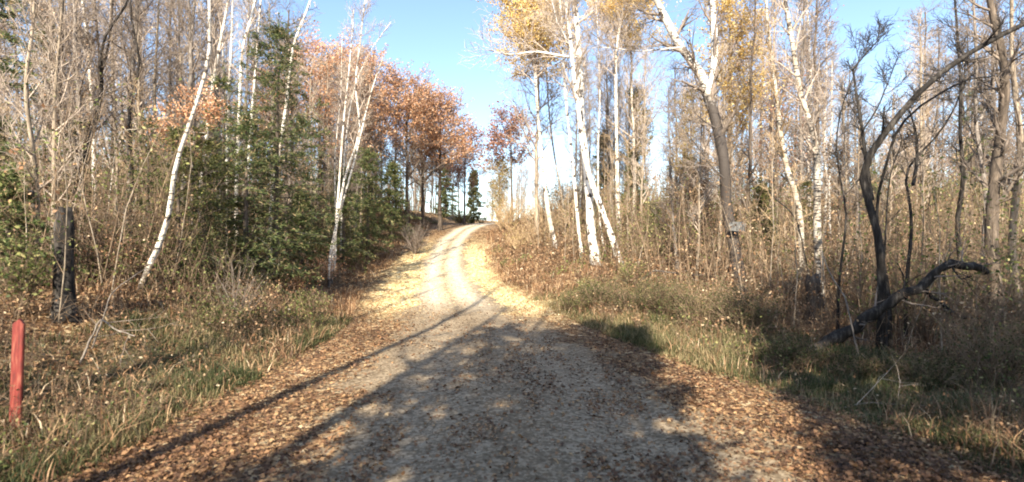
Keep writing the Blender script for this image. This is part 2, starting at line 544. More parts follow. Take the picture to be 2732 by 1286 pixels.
xp = spaced(14, 900, .22, 1.12)
xs = np.concatenate([-xp[::-1], xp[1:]])
yp = spaced(72, 1100, .25, 1.13); yn = spaced(4, 400, .4, 1.2)
ys = np.concatenate([-yn[::-1], yp[1:]])
v, q = grid(xs, ys, ground)
c = cover(v[:, 0], v[:, 1])
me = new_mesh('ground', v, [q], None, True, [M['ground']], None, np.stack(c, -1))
o = link(bpy.data.objects.new('ground', me)); o['kind'] = 'structure'

# the road: a slightly crowned gravel strip whose borders dip under the leaves
yy = np.concatenate([np.arange(-40, 80, .25), np.arange(80, 140, 1.)])
uu = np.linspace(-1, 1, 41)
Y = np.repeat(yy[:, None], len(uu), 1)
X = xc(Y) + uu[None, :] * (hw(Y) * 1.12 + .1 * wob(Y * 1.3, uu[None, :] * 0 + np.sign(uu)[None, :] * 3))
Z = ground(X, Y) + .028 * (1 - np.abs(uu[None, :]) ** 6) - .02 * np.abs(uu[None, :]) ** 14
v = np.stack([X, Y, Z], -1).reshape(-1, 3)
i = np.arange(v.shape[0]).reshape(X.shape)
q = np.stack([i[:-1, :-1], i[:-1, 1:], i[1:, 1:], i[1:, :-1]], -1).reshape(-1, 4)
c = cover(v[:, 0], v[:, 1])
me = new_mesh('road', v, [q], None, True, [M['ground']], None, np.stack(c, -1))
o = link(bpy.data.objects.new('road', me)); o['kind'] = 'structure'


def stuff(name, bits, mats):
    o = link(bpy.data.objects.new(name, bits.mesh(name, mats)))
    o['kind'] = 'stuff'
    return o


# fallen leaves: more of them near the camera, on the shoulders and in the ditch
def leaf_litter():
    N = 460000
    d = 3.5 + 44 * rng.random(N) ** 1.7
    x = rng.uniform(-1.08, 1.08, N) * d
    x = np.clip(x, -30, 30) + rng.normal(size=N) * .01
    gravel, grass, track = cover(x, d)
    n = vnoise(x * 1.6, d * .45, .5, 7) * .55 + vnoise(x, d * .4, 1.9, 8) * .45
    keep = rng.random(N) < (1 - .86 * gravel * (1 - .62 * sstep((n - .45) * 3))) * (1 - .55 * grass) * (.35 + n)
    keep &= ~((gravel > .5) & (track > .5) & (rng.random(N) < .35))
    x = x[keep]; d = d[keep]
    z = ground(x, d)
    z = z + rng.uniform(.02, .05, len(x))
    D = rng.normal(size=(len(x), 3)); D[:, 2] *= .35
    b = Bits()
    s = (.015 + .062 * rng.random(len(x)) ** 2.3) * (1 + d * .014)
    r = np.clip(rng.random(len(x)) * .7 + .35 * (vnoise(x, d, 1.9, 9)) - .1 + .4 * sun_paleness(x, d), 0, 1)  # leaves on the far shoulders paled too, as painted sunlight
    # leaves lie nearly flat: width axis kept horizontal
    D = norm(D)
    S = np.cross(D, np.array([0, 0, 1.]) + rng.normal(size=(len(x), 3)) * .35); S = norm(S)
    C = np.stack([x, d, z], -1)
    U = np.cross(S, D)
    L_ = s[:, None]; W = L_ * .7
    a = C - D * L_ * .5; c_ = C + D * L_ * .5
    bb = C + S * W * .5 + U * W * .25; dd = C - S * W * .5 + U * W * .25
    vv = np.stack([a, bb, c_, dd], 1).reshape(-1, 3)
    b.v.append(vv); b.n = len(vv)
    b.q.append(np.arange(len(vv)).reshape(-1, 4)); b.qr.append(r); b.qm.append(np.zeros(len(x)))
    stuff('leaf_litter', b, [M['litter']])


leaf_litter()


def blades(name, N, sampler, hrange, wide, mat, lean=.35, rfun=None):
    x, y, k = sampler(N)
    z = ground(x, y)
    M_ = len(x)
    h = rng.uniform(*hrange, M_) * k
    az = rng.uniform(0, 2 * np.pi, M_)
    ln = rng.random(M_) * lean
    dirv = np.stack([np.cos(az) * ln, np.sin(az) * ln, np.ones(M_)], -1)
    side = np.stack([-np.sin(az + rng.normal(size=M_) * .8), np.cos(az), np.zeros(M_)], -1)
    side = norm(side)
    w = (wide * (1 + y * .05) * rng.uniform(.6, 1.3, M_))[:, None]
    B = np.stack([x, y, z - .03], -1)
    mid = B + dirv * (h * .55)[:, None]
    tip = B + dirv * h[:, None] + np.stack([np.cos(az), np.sin(az), -np.ones(M_) * .4], -1) * (h * ln * .7)[:, None]
    vv = np.stack([B - side * w, B + side * w, mid + side * w * .8, mid - side * w * .8, tip + side * w * .12, tip - side * w * .12], 1)
    n = np.arange(M_)[:, None] * 6
    q = np.concatenate([n + np.array([[0, 1, 2, 3]]), n + np.array([[3, 2, 4, 5]])], 0)
    r = rng.random(M_) if rfun is None else rfun(x, y)
    me = new_mesh(name, vv.reshape(-1, 3), [q], np.concatenate([r, r]), False, [mat])
    o = link(bpy.data.objects.new(name, me)); o['kind'] = 'stuff'
    return o


def verge(N):
    y = 3.2 + 19 * rng.random(N) ** 1.3
    left = rng.random(N) < .42
    t = rng.random(N) ** 1.2
    xl = el(y) + .25 - t * 3.4
    xr = er(y) - .25 + t * 4.6
    x = np.where(left, xl, xr)
    n = vnoise(x, y, .7, 21) * .6 + vnoise(x, y, .25, 22) * .4
    n2 = vnoise(x, y, 2.2, 23)
    fade = np.where(left, sstep((18 - y) / 5), sstep((23 - y) / 5))
    keep = (rng.random(N) < (n * 1.7 - .3) * (.1 + 1.2 * n2)) & (rng.random(N) < fade)
    k = (.45 + .8 * n) * (.6 + .6 * n2) * sstep(t * 5 + .35) * np.where(y > 18, .85, 1)
    return x[keep], y[keep], k[keep]


blades('grass', 260000, verge, (.07, .36), .005, M['grass'], .55,
       lambda x, y: np.clip(rng.random(len(x)) * .75 + .55 * vnoise(x, y, 1.3, 25) - .1 + .18 * sstep((y - 13) / 6), 0, 1))


def slope(N):
    y = 5 + 50 * rng.random(N) ** 1.5
    left = rng.random(N) < .5
    t = rng.random(N)
    xl = el(y) + .1 - t * 14
    xr = er(y) + t * 17
    x = np.where(left, xl, xr)
    n = vnoise(x, y, 1.6, 31)
    keep = rng.random(N) < n * 1.3
    return x[keep], y[keep], (.5 + n)[keep]


blades('dead_grass', 130000, slope, (.08, .42), .006, M['dry'], .9)


def brush():
    """dead ferns, weeds and low twiggy brush on the banks: too tangled to count"""
    g = np.random.default_rng(5)
    N = 20000
    y = 5 + 52 * g.random(N) ** 1.45
    left = g.random(N) < .55
    t = g.random(N)
    x = np.where(left, el(y) - .3 - t * 14, er(y) + .5 + t * 21)
    n = vnoise(x, y, 2.1, 41)
    keep = (g.random(N) < .25 + n) & (np.abs(x) < y * 1.25 + 3)
    keep &= ~((el(y) - x > 0) & (el(y) - x < 2.6) & (y > 15) & (y < 46) & (g.random(N) < .85))
    keep &= ~((np.abs(x / y + .875) < .035) & (y > 7.5) & (y < 10.6)) & ~((np.abs(x / y - .72) < .16) & (y > 6) & (y < 11.6) & (g.random(N) < .85))
    x = x[keep]; y = y[keep]; n = n[keep]
    P0 = np.stack([x, y, ground(x, y) - .05], -1)
    K = 4
    h = g.uniform(.4, 1.6, len(x)) * (.5 + .9 * n)
    edge = np.minimum(np.abs(el(y) - .3 - x), np.abs(x - er(y) - .5))
    h = h * (.2 + .8 * sstep(edge / np.where(x < 0, 3.2, 4.5)))
    P = np.empty((len(x), K, 3)); P[:, 0] = P0
    d = norm(np.stack([g.normal(size=len(x)) * .3, g.normal(size=len(x)) * .3, np.ones(len(x))], -1))
    for k in range(1, K):
        d = norm(d + g.normal(size=d.shape) * .15)
        P[:, k] = P[:, k - 1] + d * (h / (K - 1))[:, None]
    R = (.004 + .0005 * y[:, None]) * np.linspace(1, .4, K)[None, :]
    b = Bits()
    b.tubes(P, R, 3, 0)
    P1, R1, _ = spawn(g, P, R, 6, .25, .95, (.12, .5), (25, 70), 3, .05, .2, .8, .003)
    b.tubes(P1, R1, 3, 1)
    m = g.random(len(P1)) < .6
    Q = P1[m]
    for s in (.4, .75, 1.0):
        C = Q[:, 0] * (1 - s) + Q[:, -1] * s
        C = C + g.normal(size=C.shape) * .04
        D = g.normal(size=C.shape)
        sz = g.uniform(.5, 1.3, len(C)) * np.clip(.018 + C[:, 1] * .0042, .03, .13)
        kind = vnoise(C[:, 0], C[:, 1], 2.4, 45)
        for mi, sel in ((2, kind < .62), (3, kind >= .62)):
            b.leaves(C[sel], sz[sel], sz[sel] * .6, D[sel], mi, .4, g=g)
    stuff('brush', b, [M['twig_brown'], M['twig_brown'], M['dry'], M['green']])


brush()


def thicket():
    """tangle of thin upright stems and twigs between the trees"""
    g = np.random.default_rng(8)
    N = 5600
    y = 9 + 62 * g.random(N) ** 1.05
    left = g.random(N) < .5
    t = g.random(N) ** .9
    x = np.where(left, el(y) - 3.5 - t * (8 + y * .8), er(y) + 4.5 + t * (8 + y * .8))
    keep = (np.abs(x) < y * 1.15 + 3)
    x = x[keep]; y = y[keep]
    n = len(x)
    K = 5
    h = g.uniform(1.2, 5.0, n) * np.where(x > 0, .8, 1)
    # keep the notch of sky above the road open
    pxx = 512 + 512 * x / y
    top = 2.5 + (241 - 185) / 512 * y - ground(x, y)
    h = np.where((pxx > 400) & (pxx < 600), np.minimum(h, np.maximum(top, 1.0)), h)
    P = np.empty((n, K, 3)); P[:, 0] = np.stack([x, y, ground(x, y) - .1], -1)
    d = norm(np.stack([g.normal(size=n) * .13, g.normal(size=n) * .13, np.ones(n)], -1))
    for k in range(1, K):
        d = norm(d + g.normal(size=d.shape) * .06)
        P[:, k] = P[:, k - 1] + d * (h / (K - 1))[:, None]
    R = (.010 + .0008 * y[:, None]) * np.linspace(1, .3, K)[None, :]
    b = Bits()
    pale = g.random(n) < .35
    b.tubes(P[pale], R[pale], 4, 0); b.tubes(P[~pale], R[~pale], 4, 1)
    P1, R1, _ = spawn(g, P, R, 9, .2, .98, (.4, 1.3), (25, 65), 3, .12, .14, .55, .005)
    b.tubes(P1, R1, 3, 1)
    P2, R2, _ = spawn(g, P1, R1, 3, .3, .98, (.2, .6), (20, 60), 3, .1, .15, .7, .004)
    b.tubes(P2, R2, 3, 1)
    C = P2[:, -1]
    kind = vnoise(C[:, 0], C[:, 1], 3.4, 55)
    sel = (kind > .45) & (g.random(len(C)) < .8)
    b.leaves(C[sel], g.uniform(.05, .10, sel.sum()) * (1 + C[sel][:, 1] * .01), .06, g.normal(size=(sel.sum(), 3)), 2, .4, g=g)
    sel = (kind < .45) & (g.random(len(C)) < .8)
    b.leaves(C[sel], g.uniform(.05, .10, sel.sum()) * (1 + C[sel][:, 1] * .01), .06, g.normal(size=(sel.sum(), 3)), 3, .4, g=g)
    stuff('thicket', b, [M['tan'], M['twig_brown'], M['green'], M['dry']])


thicket()


def far_wood():
    """the wood beyond: trunks and twigs that merge into one mass"""
    g = np.random.default_rng(9)
    b = Bits()
    N = 520
    y = g.uniform(52, 130, N)
    side = np.where(g.random(N) < .5, -1, 1)
    px = np.where(side < 0, g.uniform(-60, 425, N), g.uniform(548, 1090, N))
    x = (px - 512) / 512 * y
    z = ground(x, y)
    H = g.uniform(11, 19, N)
    lim = np.interp(px, [-60, 200, 330, 400, 425, 548, 600, 690, 760, 1090], [70, 90, 85, 95, 125, 200, 165, 160, 130, 120])
    topz = 2.5 + (241 - lim) / 512 * y - z
    H = np.minimum(H, np.maximum(topz * g.uniform(.7, 1.1, N), 3))
    K = 5
    P = np.empty((N, K, 3)); P[:, 0] = np.stack([x, y, z - .1], -1)
    d = norm(np.stack([g.normal(size=N) * .06, g.normal(size=N) * .06, np.ones(N)], -1))
    for k in range(1, K):
        d = norm(d + g.normal(size=d.shape) * .04)
        P[:, k] = P[:, k - 1] + d * (H / (K - 1))[:, None]
    R = g.uniform(.06, .14, N)[:, None] * np.linspace(1, .25, K)[None, :]
    b.tubes(P, R, 4, 0)
    P1, R1, _ = spawn(g, P, R, 16, .25, .98, (1.2, 3.2), (25, 60), 3, .12, .1, .45, .02, lenpow=.3)
    b.tubes(P1, R1, 3, 1)
    P2, R2, _ = spawn(g, P1, R1, 5, .2, .98, (.6, 1.5), (20, 60), 3, .1, .12, .6, .016)
    b.tubes(P2, R2, 3, 1)
    kind = vnoise(P2[:, 0, 0], P2[:, 0, 1], 9, 77)
    for mi, sel in ((2, kind > .62), (3, kind < .32)):
        Q = P2[sel]
        for s in (.5, 1.):
            C = Q[:, 0] * (1 - s) + Q[:, -1] * s
            b.leaves(C, g.uniform(.18, .35, len(C)), .2, g.normal(size=C.shape), mi, .4, g=g)
    stuff('far_wood', b, [M['grey'], M['twig_grey'], M['needles_olive'], M['dry']])


far_wood()


# ------------------------------------------------------------------ trees
def resample(pts, K):
    pts = np.asarray(pts, float)
    s = np.concatenate([[0], np.cumsum(np.linalg.norm(np.diff(pts, axis=0), axis=1))])
    t = np.linspace(0, s[-1], K)
    # Catmull-like smoothing through the points
    out = np.stack([np.interp(t, s, pts[:, i]) for i in range(3)], -1)
    for _ in range(1):
        o2 = out.copy()
        o2[1:-1] = .25 * out[:-2] + .5 * out[1:-1] + .25 * out[2:]
        out = o2
    return out


def trunk_path(g, H, lean=(0, 0), wig=.02, K=14):
    z = np.linspace(0, 1, K)
    w = np.cumsum(g.normal(size=(K, 2)) * wig * H / K * 2, axis=0)
    w[0] = 0
    return np.stack([lean[0] * z * H + w[:, 0], lean[1] * z * H + w[:, 1], z * H], -1)


def broadleaf(g, path, r0, r1=.25, kind='bare', dens=1.0, t0=.35, spread=.22, bark='grey', twig='twig_grey',
              leaf=None, leafn=2, lsize=.1, up=.10, sides=7, twmin=.006, ang=(25, 60), limbs=(), leafzone=(0, 1), tend=.99, n1=24):
    """returns trunk mesh and crown mesh; path in local coordinates. limbs: extra (path, r0, r1) tubes that belong to the trunk"""
    K = len(path)
    H = path[-1][2] - path[0][2]
    tb = Bits()
    tt = np.linspace(0, 1, K)
    R = r0 * (1 - (1 - r1) * tt ** .85)
    R = R * (1 + .06 * g.normal(size=K))
    R[0] *= 1.35
    P = path[None].copy(); P[0, 0, 2] -= .15
    tb.tubes(P, R[None], sides, 0, .5)
    parents = [(P, R[None])]
    for lp, a, b_ in limbs:
        lp = resample(lp, 10)
        lr = np.linspace(a, b_, 10) * (1 + .05 * g.normal(size=10))
        tb.tubes(lp[None], lr[None], max(5, sides - 1), 0, .5)
        parents.append((lp[None], lr[None]))
    cb = Bits()
    tips = []
    for pi, (PP, RR) in enumerate(parents):
        Ln = np.linalg.norm(PP[0, -1] - PP[0, 0])
        n = max(3, int(n1 * dens * (1 if pi == 0 else .55)))
        P1, R1, t = spawn(g, PP, RR, n, t0 if pi == 0 else .15, tend, (spread * H * .55, spread * H), ang, 6, up, .09, .5, twmin * 1.6,
                          taper=.22, lenpow=.35)
        big = R1[:, 0] > twmin * 3.5
        cb.tubes(P1[big], R1[big], 5, 1); cb.tubes(P1[~big], R1[~big], 3, 1)
        P2, R2, _ = spawn(g, P1, R1, int(7 * dens) + 1, .15, .98, (spread * H * .18, spread * H * .42), (20, 60), 4, up * .8, .12, .6, twmin * 1.2)
        cb.tubes(P2, R2, 3, 1)
        P3, R3, _ = spawn(g, P2, R2, int(4 * dens) + 1, .15, .98, (spread * H * .07, spread * H * .2), (20, 65), 3, up * .6, .16, .7, twmin)
        cb.tubes(P3, R3, 3, 1)
        tips.append(P3)
    tips = np.concatenate(tips)
    if leaf:
        zz = (tips[:, -1, 2] - path[0][2]) / H
        tips = tips[(zz > leafzone[0]) & (zz < leafzone[1])]
        for k in range(leafn):
            s = (k + 1) / leafn
            C = tips[:, 0] * (1 - s) + tips[:, -1] * s + g.normal(size=(len(tips), 3)) * lsize * .7
            sz = g.uniform(.7, 1.3, len(C)) * lsize
            D = g.normal(size=C.shape); D[:, 2] -= .3
            cb.leaves(C, sz, sz * .65, D, 2, .35, g=g)
    mats = [M[bark], M[twig]] + ([M[leaf]] if leaf else [])
    return tb.mesh('trunk', [M[bark]], True), cb.mesh('crown', mats)


def conifer(g, path, r0, radius, base=.08, n1=70, needle='needles', nl=.13, bark='brown', gap=.0, droop=-.06, top_pow=.8, dens=14, belly=.12):
    K = len(path); H = path[-1][2]
    tt = np.linspace(0, 1, K)
    R = r0 * (1 - .93 * tt); P = path[None].copy(); P[0, 0, 2] -= .15
    tb = Bits(); tb.tubes(P, R[None], 7, 0, .5)
    cb = Bits()
    t = base + (1 - base) * np.sort((np.arange(n1) + g.random(n1)) / n1)
    keep = g.random(n1) > gap + .16
    t = t[keep]; n = len(t)
    f = t * (K - 1); j = np.minimum(f.astype(int), K - 2); w = (f - j)[:, None]
    pos = path[j] * (1 - w) + path[j + 1] * w
    az = np.cumsum(g.uniform(1.5, 3.1, n))
    prof = np.minimum((1 - t) ** top_pow, sstep((t - base + belly) / .3) + .1)
    Lh = radius * np.clip(prof, .05, 1) * g.uniform(.4, 1.3, n)
    el0 = .05 + .7 * (t ** 3)
    d = np.stack([np.cos(az), np.sin(az), el0 + g.normal(size=n) * .12], -1); d = norm(d)
    K1 = 5
    P1 = np.empty((n, K1, 3)); P1[:, 0] = pos
    for k in range(1, K1):
        d = norm(d + np.array([0, 0, droop]) + g.normal(size=d.shape) * .05)
        P1[:, k] = P1[:, k - 1] + d * (Lh / (K1 - 1))[:, None]
    R1 = np.maximum(.012 * Lh / max(radius, .5) * 2, .006)[:, None] * np.linspace(1, .3, K1)[None]
    cb.tubes(P1, R1, 3, 1)
    P2, R2, tw = spawn(g, P1, R1, 9, .12, 1.0, (radius * .16, radius * .42), (35, 65), 3, droop * .8, .1, .6, .004, flat=.15, lenpow=.35)
    cb.tubes(P2, R2, 3, 1)
    for _ in range(dens):
        s = g.random(len(P2))[:, None]
        C = P2[:, 0] * (1 - s) + P2[:, -1] * s + g.normal(size=(len(P2), 3)) * nl * .22
        D = norm(P2[:, -1] - P2[:, 0]) + g.normal(size=C.shape) * .55
        L = g.uniform(.6, 1.35, len(C)) * nl
        cb.leaves(C, L, L * .2, D, 2, .5, g=g)
    for _ in range(dens // 2):                                   # along the main boughs too
        s = g.random(len(P1) * 2)
        i = np.tile(np.arange(len(P1)), 2)
        f = s * (K1 - 1); jj = np.minimum(f.astype(int), K1 - 2); ww = (f - jj)[:, None]
        C = P1[i, jj] * (1 - ww) + P1[i, jj + 1] * ww + g.normal(size=(len(i), 3)) * nl * .3
        D = g.normal(size=C.shape); L = g.uniform(.6, 1.3, len(C)) * nl
        cb.leaves(C, L, L * .22, D, 2, .5, g=g)
    return tb.mesh('trunk', [M[bark]], True), cb.mesh('crown', [M[bark], M['twig_dark'], M[needle]])


LAND = []       # landmarks for wording the labels of the trees around them: (px, d, text)


def put(name, cat, label, base, meshes, group=None, land=None):
    r = root_empty(name, base, label, cat, group)
    part('trunk', meshes[0], r); part('crown', meshes[1], r)
    if land:
        LAND.append((512 + 512 * base[0] / base[1], base[1], land))
    return r


def hero_path(pts, d, top=None, jig=.25, seed=0, K=18):
    """picture points, base first, at distance d (may be a list); returns base, local path. top=(px,py) continues past the frame"""
    g = np.random.default_rng(seed + 900)
    ds = np.interp(np.arange(len(pts)), [0, len(pts) - 1], [d, d + g.uniform(-1, 1) * .05 * d]) if np.isscalar(d) else np.asarray(d)
    W = np.array([pix(p[0], p[1], dd) for p, dd in zip(pts, ds)])
    W[1:-1, 1] += g.normal(size=len(W) - 2) * jig
    # stand the foot on the ground
    b = W[0].copy(); b[2] = float(ground(b[0], b[1]))
    if W[0][2] > b[2] + .15:
        W = np.concatenate([[b], W])
    else:
        W[0] = b
    return b, resample(W - b, K)


def birch(label, pts, d, r0, land=None, seed=0, r1=.3, bark='birch', t0=.35, name='birch_tree', twig='twig_pale', leaf=None, leafzone=(0, 1),
          dens=1., spread=.13, group=None, n1=18, leafn=2, lsize=.09, limbs=(), ang=(25, 60), cat='birch tree', up=.1, twmin=.007, tend=.99):
    g = np.random.default_rng(seed)
    base, path = hero_path(pts, d, seed=seed)
    lm = []
    for lp, a, b_, ld in limbs:
        Wl = np.array([pix(p[0], p[1], ld + .15 * k) for k, p in enumerate(lp)]) - base
        lm.append((Wl, a, b_))
    ms = broadleaf(g, path, r0, r1, bark=bark, twig=twig, leaf=leaf, leafzone=leafzone, dens=dens, t0=t0, spread=spread, n1=n1, leafn=leafn,
                   lsize=lsize, limbs=lm, ang=ang, up=up, twmin=twmin, tend=tend)
    return put(name, cat, label, base, ms, group, land)


GB = 'white birches by the track'
# --- right side birches
birch('thickest straight white birch beside the track, nearest of the birch clump', [(597, 268), (591, 244), (588, 181), (582, 120), (580, 46), (575, 0), (572, -60), (575, -120)], 25, .235,
      'the thick straight white birch', 1, bark='birch_clean', t0=.5, n1=22, spread=.17, dens=1., group=GB, limbs=[([(581, 60), (566, 40), (556, 20), (552, 0)], .07, .03, 25), ([(583, 58), (560, 56), (535, 50), (512, 56), (488, 50)], .06, .02, 25)], twmin=.009)
birch('white birch trunk slanting steeply away from the foot of the thick birch', [(622, 276), (612, 237), (601, 205), (590, 178), (583, 150), (578, 110), (572, 70), (566, 20), (560, -30)], 24, .17,
      'the slanting white birch', 2, bark='birch_clean', t0=.55, n1=20, spread=.16, dens=1., group=GB, twmin=.009)
birch('slim white birch just behind the thick straight birch', [(583, 262), (580, 244), (573, 171), (565, 90), (561, 26), (558, -20), (560, -60)], 28, .11, 'the slim birch', 3, bark='birch_clean', t0=.5, n1=20, spread=.17, dens=1., group=GB, twmin=.010)
birch('white birch with yellow crown at the edge of the open sky', [(558, 252), (551, 231), (545, 191), (539, 125), (534, 60), (526, 10), (520, -20)], 30, .15, 'the yellow crowned birch', 4,
      t0=.62, leaf='yellow', leafzone=(.72, 1.2), spread=.30, dens=1.2, group=GB, n1=34, leafn=9, lsize=.13, twmin=.010)
birch('white birch with black collars standing behind the birch clump', [(619, 245), (618, 191), (616, 96), (616, 50), (622, 10), (628, -25)], 32, .15, 'the black collared birch', 5, t0=.6,
      leaf='yellow', leafzone=(.86, 1.2), spread=.32, dens=1.2, group=GB, twmin=.010, lsize=.13, leafn=8, n1=28)
birch('thin white birch stem rising between the thick and the slanting birch', [(606, 262), (602, 240), (599, 200), (597, 150), (600, 100), (598, 40), (596, -10)], 30, .07, None, 6, t0=.6, group=GB, twmin=.010)
birch('slender cream birch with ragged bark beyond the yellow crowned birch', [(568, 250), (562, 200), (553, 150), (548, 100), (546, 50), (548, 10)], 36, .09, None, 7, t0=.4, group=GB, bark='birch_mossy', twmin=.012, leaf='olive', leafzone=(.5, .8))

# --- the forked birch with a dark stem
birch('big birch forking high into two white limbs above a dark lower trunk',
      [(741, 296), (738, 262), (735, 238), (729, 205), (724, 181), (719, 140), (713, 108), (709, 92), (699, 72), (688, 56), (678, 38), (668, 20), (655, 0), (640, -28), (628, -60)], 18, .25,
      'the forked birch', 8, bark='birch_top', t0=.4, r1=.38, spread=.18, n1=22,
      limbs=[([(709, 93), (715, 76), (715, 50), (714, 20), (712, 0), (710, -50), (714, -90)], .15, .05, 18), ([(683, 47), (655, 50), (634, 52), (612, 47), (590, 48)], .028, .010, 17.6),
             ([(720, 130), (708, 124), (698, 116), (690, 108)], .04, .015, 17.8), ([(724, 178), (712, 168), (700, 150), (685, 130)], .025, .010, 17.6)], leaf=None, twig='twig_grey', dens=.9, twmin=.008)

# --- birches to the right of it
birch('tall pale birch bending towards the forked birch', [(822, 285), (820, 241), (814, 191), (812, 141), (802, 96), (790, 40), (780, 0), (772, -60)], 15, .13, 'the pale bending birch', 9,
      bark='birch_mossy', t0=.35, spread=.16, twig='twig_pale')
birch('tan leaning birch beside the pale bending birch', [(802, 270), (794, 201), (786, 165), (780, 141), (775, 90), (770, 20), (764, -50)], 19, .13, 'the tan leaning birch', 10, bark='birch_mossy', t0=.3,
      spread=.16, twig='twig_gold')

# --- left side birches
birch('long white birch leaning over the bank towards the road', [(138, 288), (150, 240), (163, 203), (177, 171), (193, 110), (209, 50), (216, 0), (224, -60), (236, -130)], 12, .068, 'the long leaning birch', 20,
      t0=.55, spread=.12, name='birch_tree', group='white birches on the bank', dens=.8)
birch('second white birch leaning alongside the long leaning birch', [(200, 200), (206, 110), (213, 64), (227, 0), (240, -70)], 20, .11, None, 21, t0=.5, spread=.13, group='white birches on the bank', dens=.8)
birch('slim white birch rising over the orange leaved beech', [(226, 190), (231, 86), (231, 26), (233, -40)], 19, .07, None, 22, t0=.5, spread=.12, group='white birches on the bank', dens=.8)
birch('straight white birch rising behind the tall hemlock', [(236, 190), (241, 46), (251, 0), (262, -60)], 20, .09, None, 23, t0=.5, spread=.13, group='white birches on the bank', dens=.8)
birch('white birch whose stem shows just beside the tall hemlock top', [(247, 170), (253, 56), (259, 12), (266, -50)], 21, .08, None, 24, t0=.5, spread=.13, group='white birches on the bank', dens=.8)
birch('white birch slanting out from behind the tall hemlock into the sky', [(270, 210), (284, 94), (295, 50), (311, 0), (322, -40)], 19, .09, 'the slanting birch by the tall hemlock', 25, t0=.55, spread=.12,
      group='white birches on the bank', dens=.7)
BC = 'clump of birches on the bend of the bank'
birch('tallest white stem of the birch clump on the bank', [(331, 256), (336, 215), (345, 165), (363, 135), (356, 90), (362, 45), (365, 4), (367, -15)], 23, 0.078, 'the birch clump on the bank', 26, t0=.45, spread=.13, n1=24,
      group=BC, dens=1)
birch('straight white stem in the middle of the birch clump on the bank', [(334, 252), (340, 193), (345, 121), (349, 60), (354, 8)], 24, 0.070, None, 27, t0=.55, spread=.12, group=BC, dens=.8)
birch('cream birch bowed like a bow beside the birch clump', [(329, 254), (341, 210), (358, 155), (369, 105), (376, 80), (383, 58)], 22, 0.058, None, 28, t0=.6, spread=.1, group=BC, dens=.6, r1=.35)
birch('thin pale stem at the back of the birch clump', [(336, 240), (333, 157), (338, 130), (341, 90), (342, 40)], 26, 0.047, None, 29, t0=.5, spread=.12, group=BC, dens=.7)
birch('white birch forking near its top above the birch clump', [(341, 230), (346, 150), (352, 95), (358, 75), (368, 55), (380, 40), (391, 22)], 27, 0.062, None, 30, t0=.5, spread=.14, group=BC, dens=.7)


# --- leafy trees
def leafy(label, px, d, topy, r0, leaf, land=None, seed=0, name='oak_tree', cat='oak tree', spread=.32, zone=(.45, 1.2), bark='brown', twig='twig_grey', leafn=3, lsize=.2,
          dens=1.0, lean=(0, 0), group=None, n1=30, t0=.3, twmin=.014, up=.1, ang=(30, 70)):
    g = np.random.default_rng(seed)
    x = (px - 512) / 512 * d
    z = float(ground(x, d))
    H = 2.5 + (241 - topy) / 512 * d - z
    path = trunk_path(g, H * .93, lean)
    ms = broadleaf(g, path, r0, .2, dens=dens, t0=t0, spread=spread, bark=bark, twig=twig, leaf=leaf, leafn=leafn, lsize=lsize, leafzone=zone, n1=n1, twmin=twmin, up=up, ang=ang)
    return put(name, cat, label, (x, d, z), ms, group, land)


GO = 'autumn oaks behind the bank'
leafy('broad oak with burnt orange crown behind the tall hemlock', 322, 38, 48, .22, 'orange', 'the orange oak', 40, group=GO, zone=(.60, 1.2), leafn=9, spread=.46, lsize=.15, up=.02, n1=34)
leafy('oak with thin orange crown behind the birch clump on the bank', 372, 42, 58, .22, 'orange', None, 41, group=GO, zone=(.62, 1.2), leafn=8, spread=.44, lsize=.15, up=.02, n1=34)
leafy('rounded orange oak at the edge of the sky above the road crest', 440, 48, 97, .22, 'orange', 'the rounded orange oak', 42, group=GO, zone=(.52, 1.2), spread=.46, leafn=8, lsize=.16, up=.0, n1=34, t0=.42)
leafy('pinkish orange oak between the birch clump and the rounded orange oak', 408, 44, 72, .2, 'orange', None, 43, group=GO, zone=(.60, 1.2), leafn=8, spread=.42, lsize=.15, up=.02, n1=32)
leafy('wide orange oak filling the space behind the dense hemlock', 352, 36, 72, .18, 'orange', None, 57, group=GO, zone=(.52, 1.2), leafn=4, spread=.42, lsize=.14, up=.02)
leafy('orange oak wedged between the pinkish oak and the rounded one', 424, 50, 92, .2, 'orange', None, 58, group=GO, zone=(.5, 1.2), leafn=4, spread=.42, lsize=.16, up=.02)
leafy('small dark red oak overhanging the crest of the road', 464, 56, 130, .14, 'rust', 'the dark red oak at the crest', 44, group=GO, zone=(.4, 1.2), spread=.5, up=.0, leafn=3)
leafy('spreading maroon oak just across the notch of sky from the orange oaks', 512, 50, 112, .16, 'rust', 'the maroon oak', 45, name='maroon_oak', group=None, zone=(.55, 1.2), spread=.42, n1=22, up=.0, leafn=4, t0=.45, lsize=.22)
leafy('small golden larch at the end of the visible road', 500, 50, 160, .1, 'olive', 'the small golden larch', 46, name='larch_tree', cat='larch tree', spread=.42, zone=(.2, 1.2), twig='twig_gold', lsize=.12, leafn=3, t0=.12)
leafy('pale orange oak glowing high behind the coppery beech', 262, 33, 70, .18, 'orange', None, 56, group=GO, zone=(.6, 1.2), leafn=5, spread=.36, lsize=.14, up=.02)
leafy('beech with tiers of coppery leaves in front of the hemlocks', 195, 15.5, 82, .08, 'orange', 'the coppery beech', 47, name='beech_tree', cat='beech tree', spread=.30, zone=(.68, 1.2), bark='grey',
      lsize=.085, leafn=5, twmin=.006, up=.0, ang=(50, 85), n1=18)
leafy('tall aspen whose golden crown fills the sky beside the forked birch', 730, 24, -5, .17, 'yellow', 'the golden aspen', 48, name='aspen_tree', cat='aspen tree', spread=.30, zone=(.56, 1.2), bark='tan', twig='twig_gold',
      lsize=.115, leafn=8, twmin=.009)
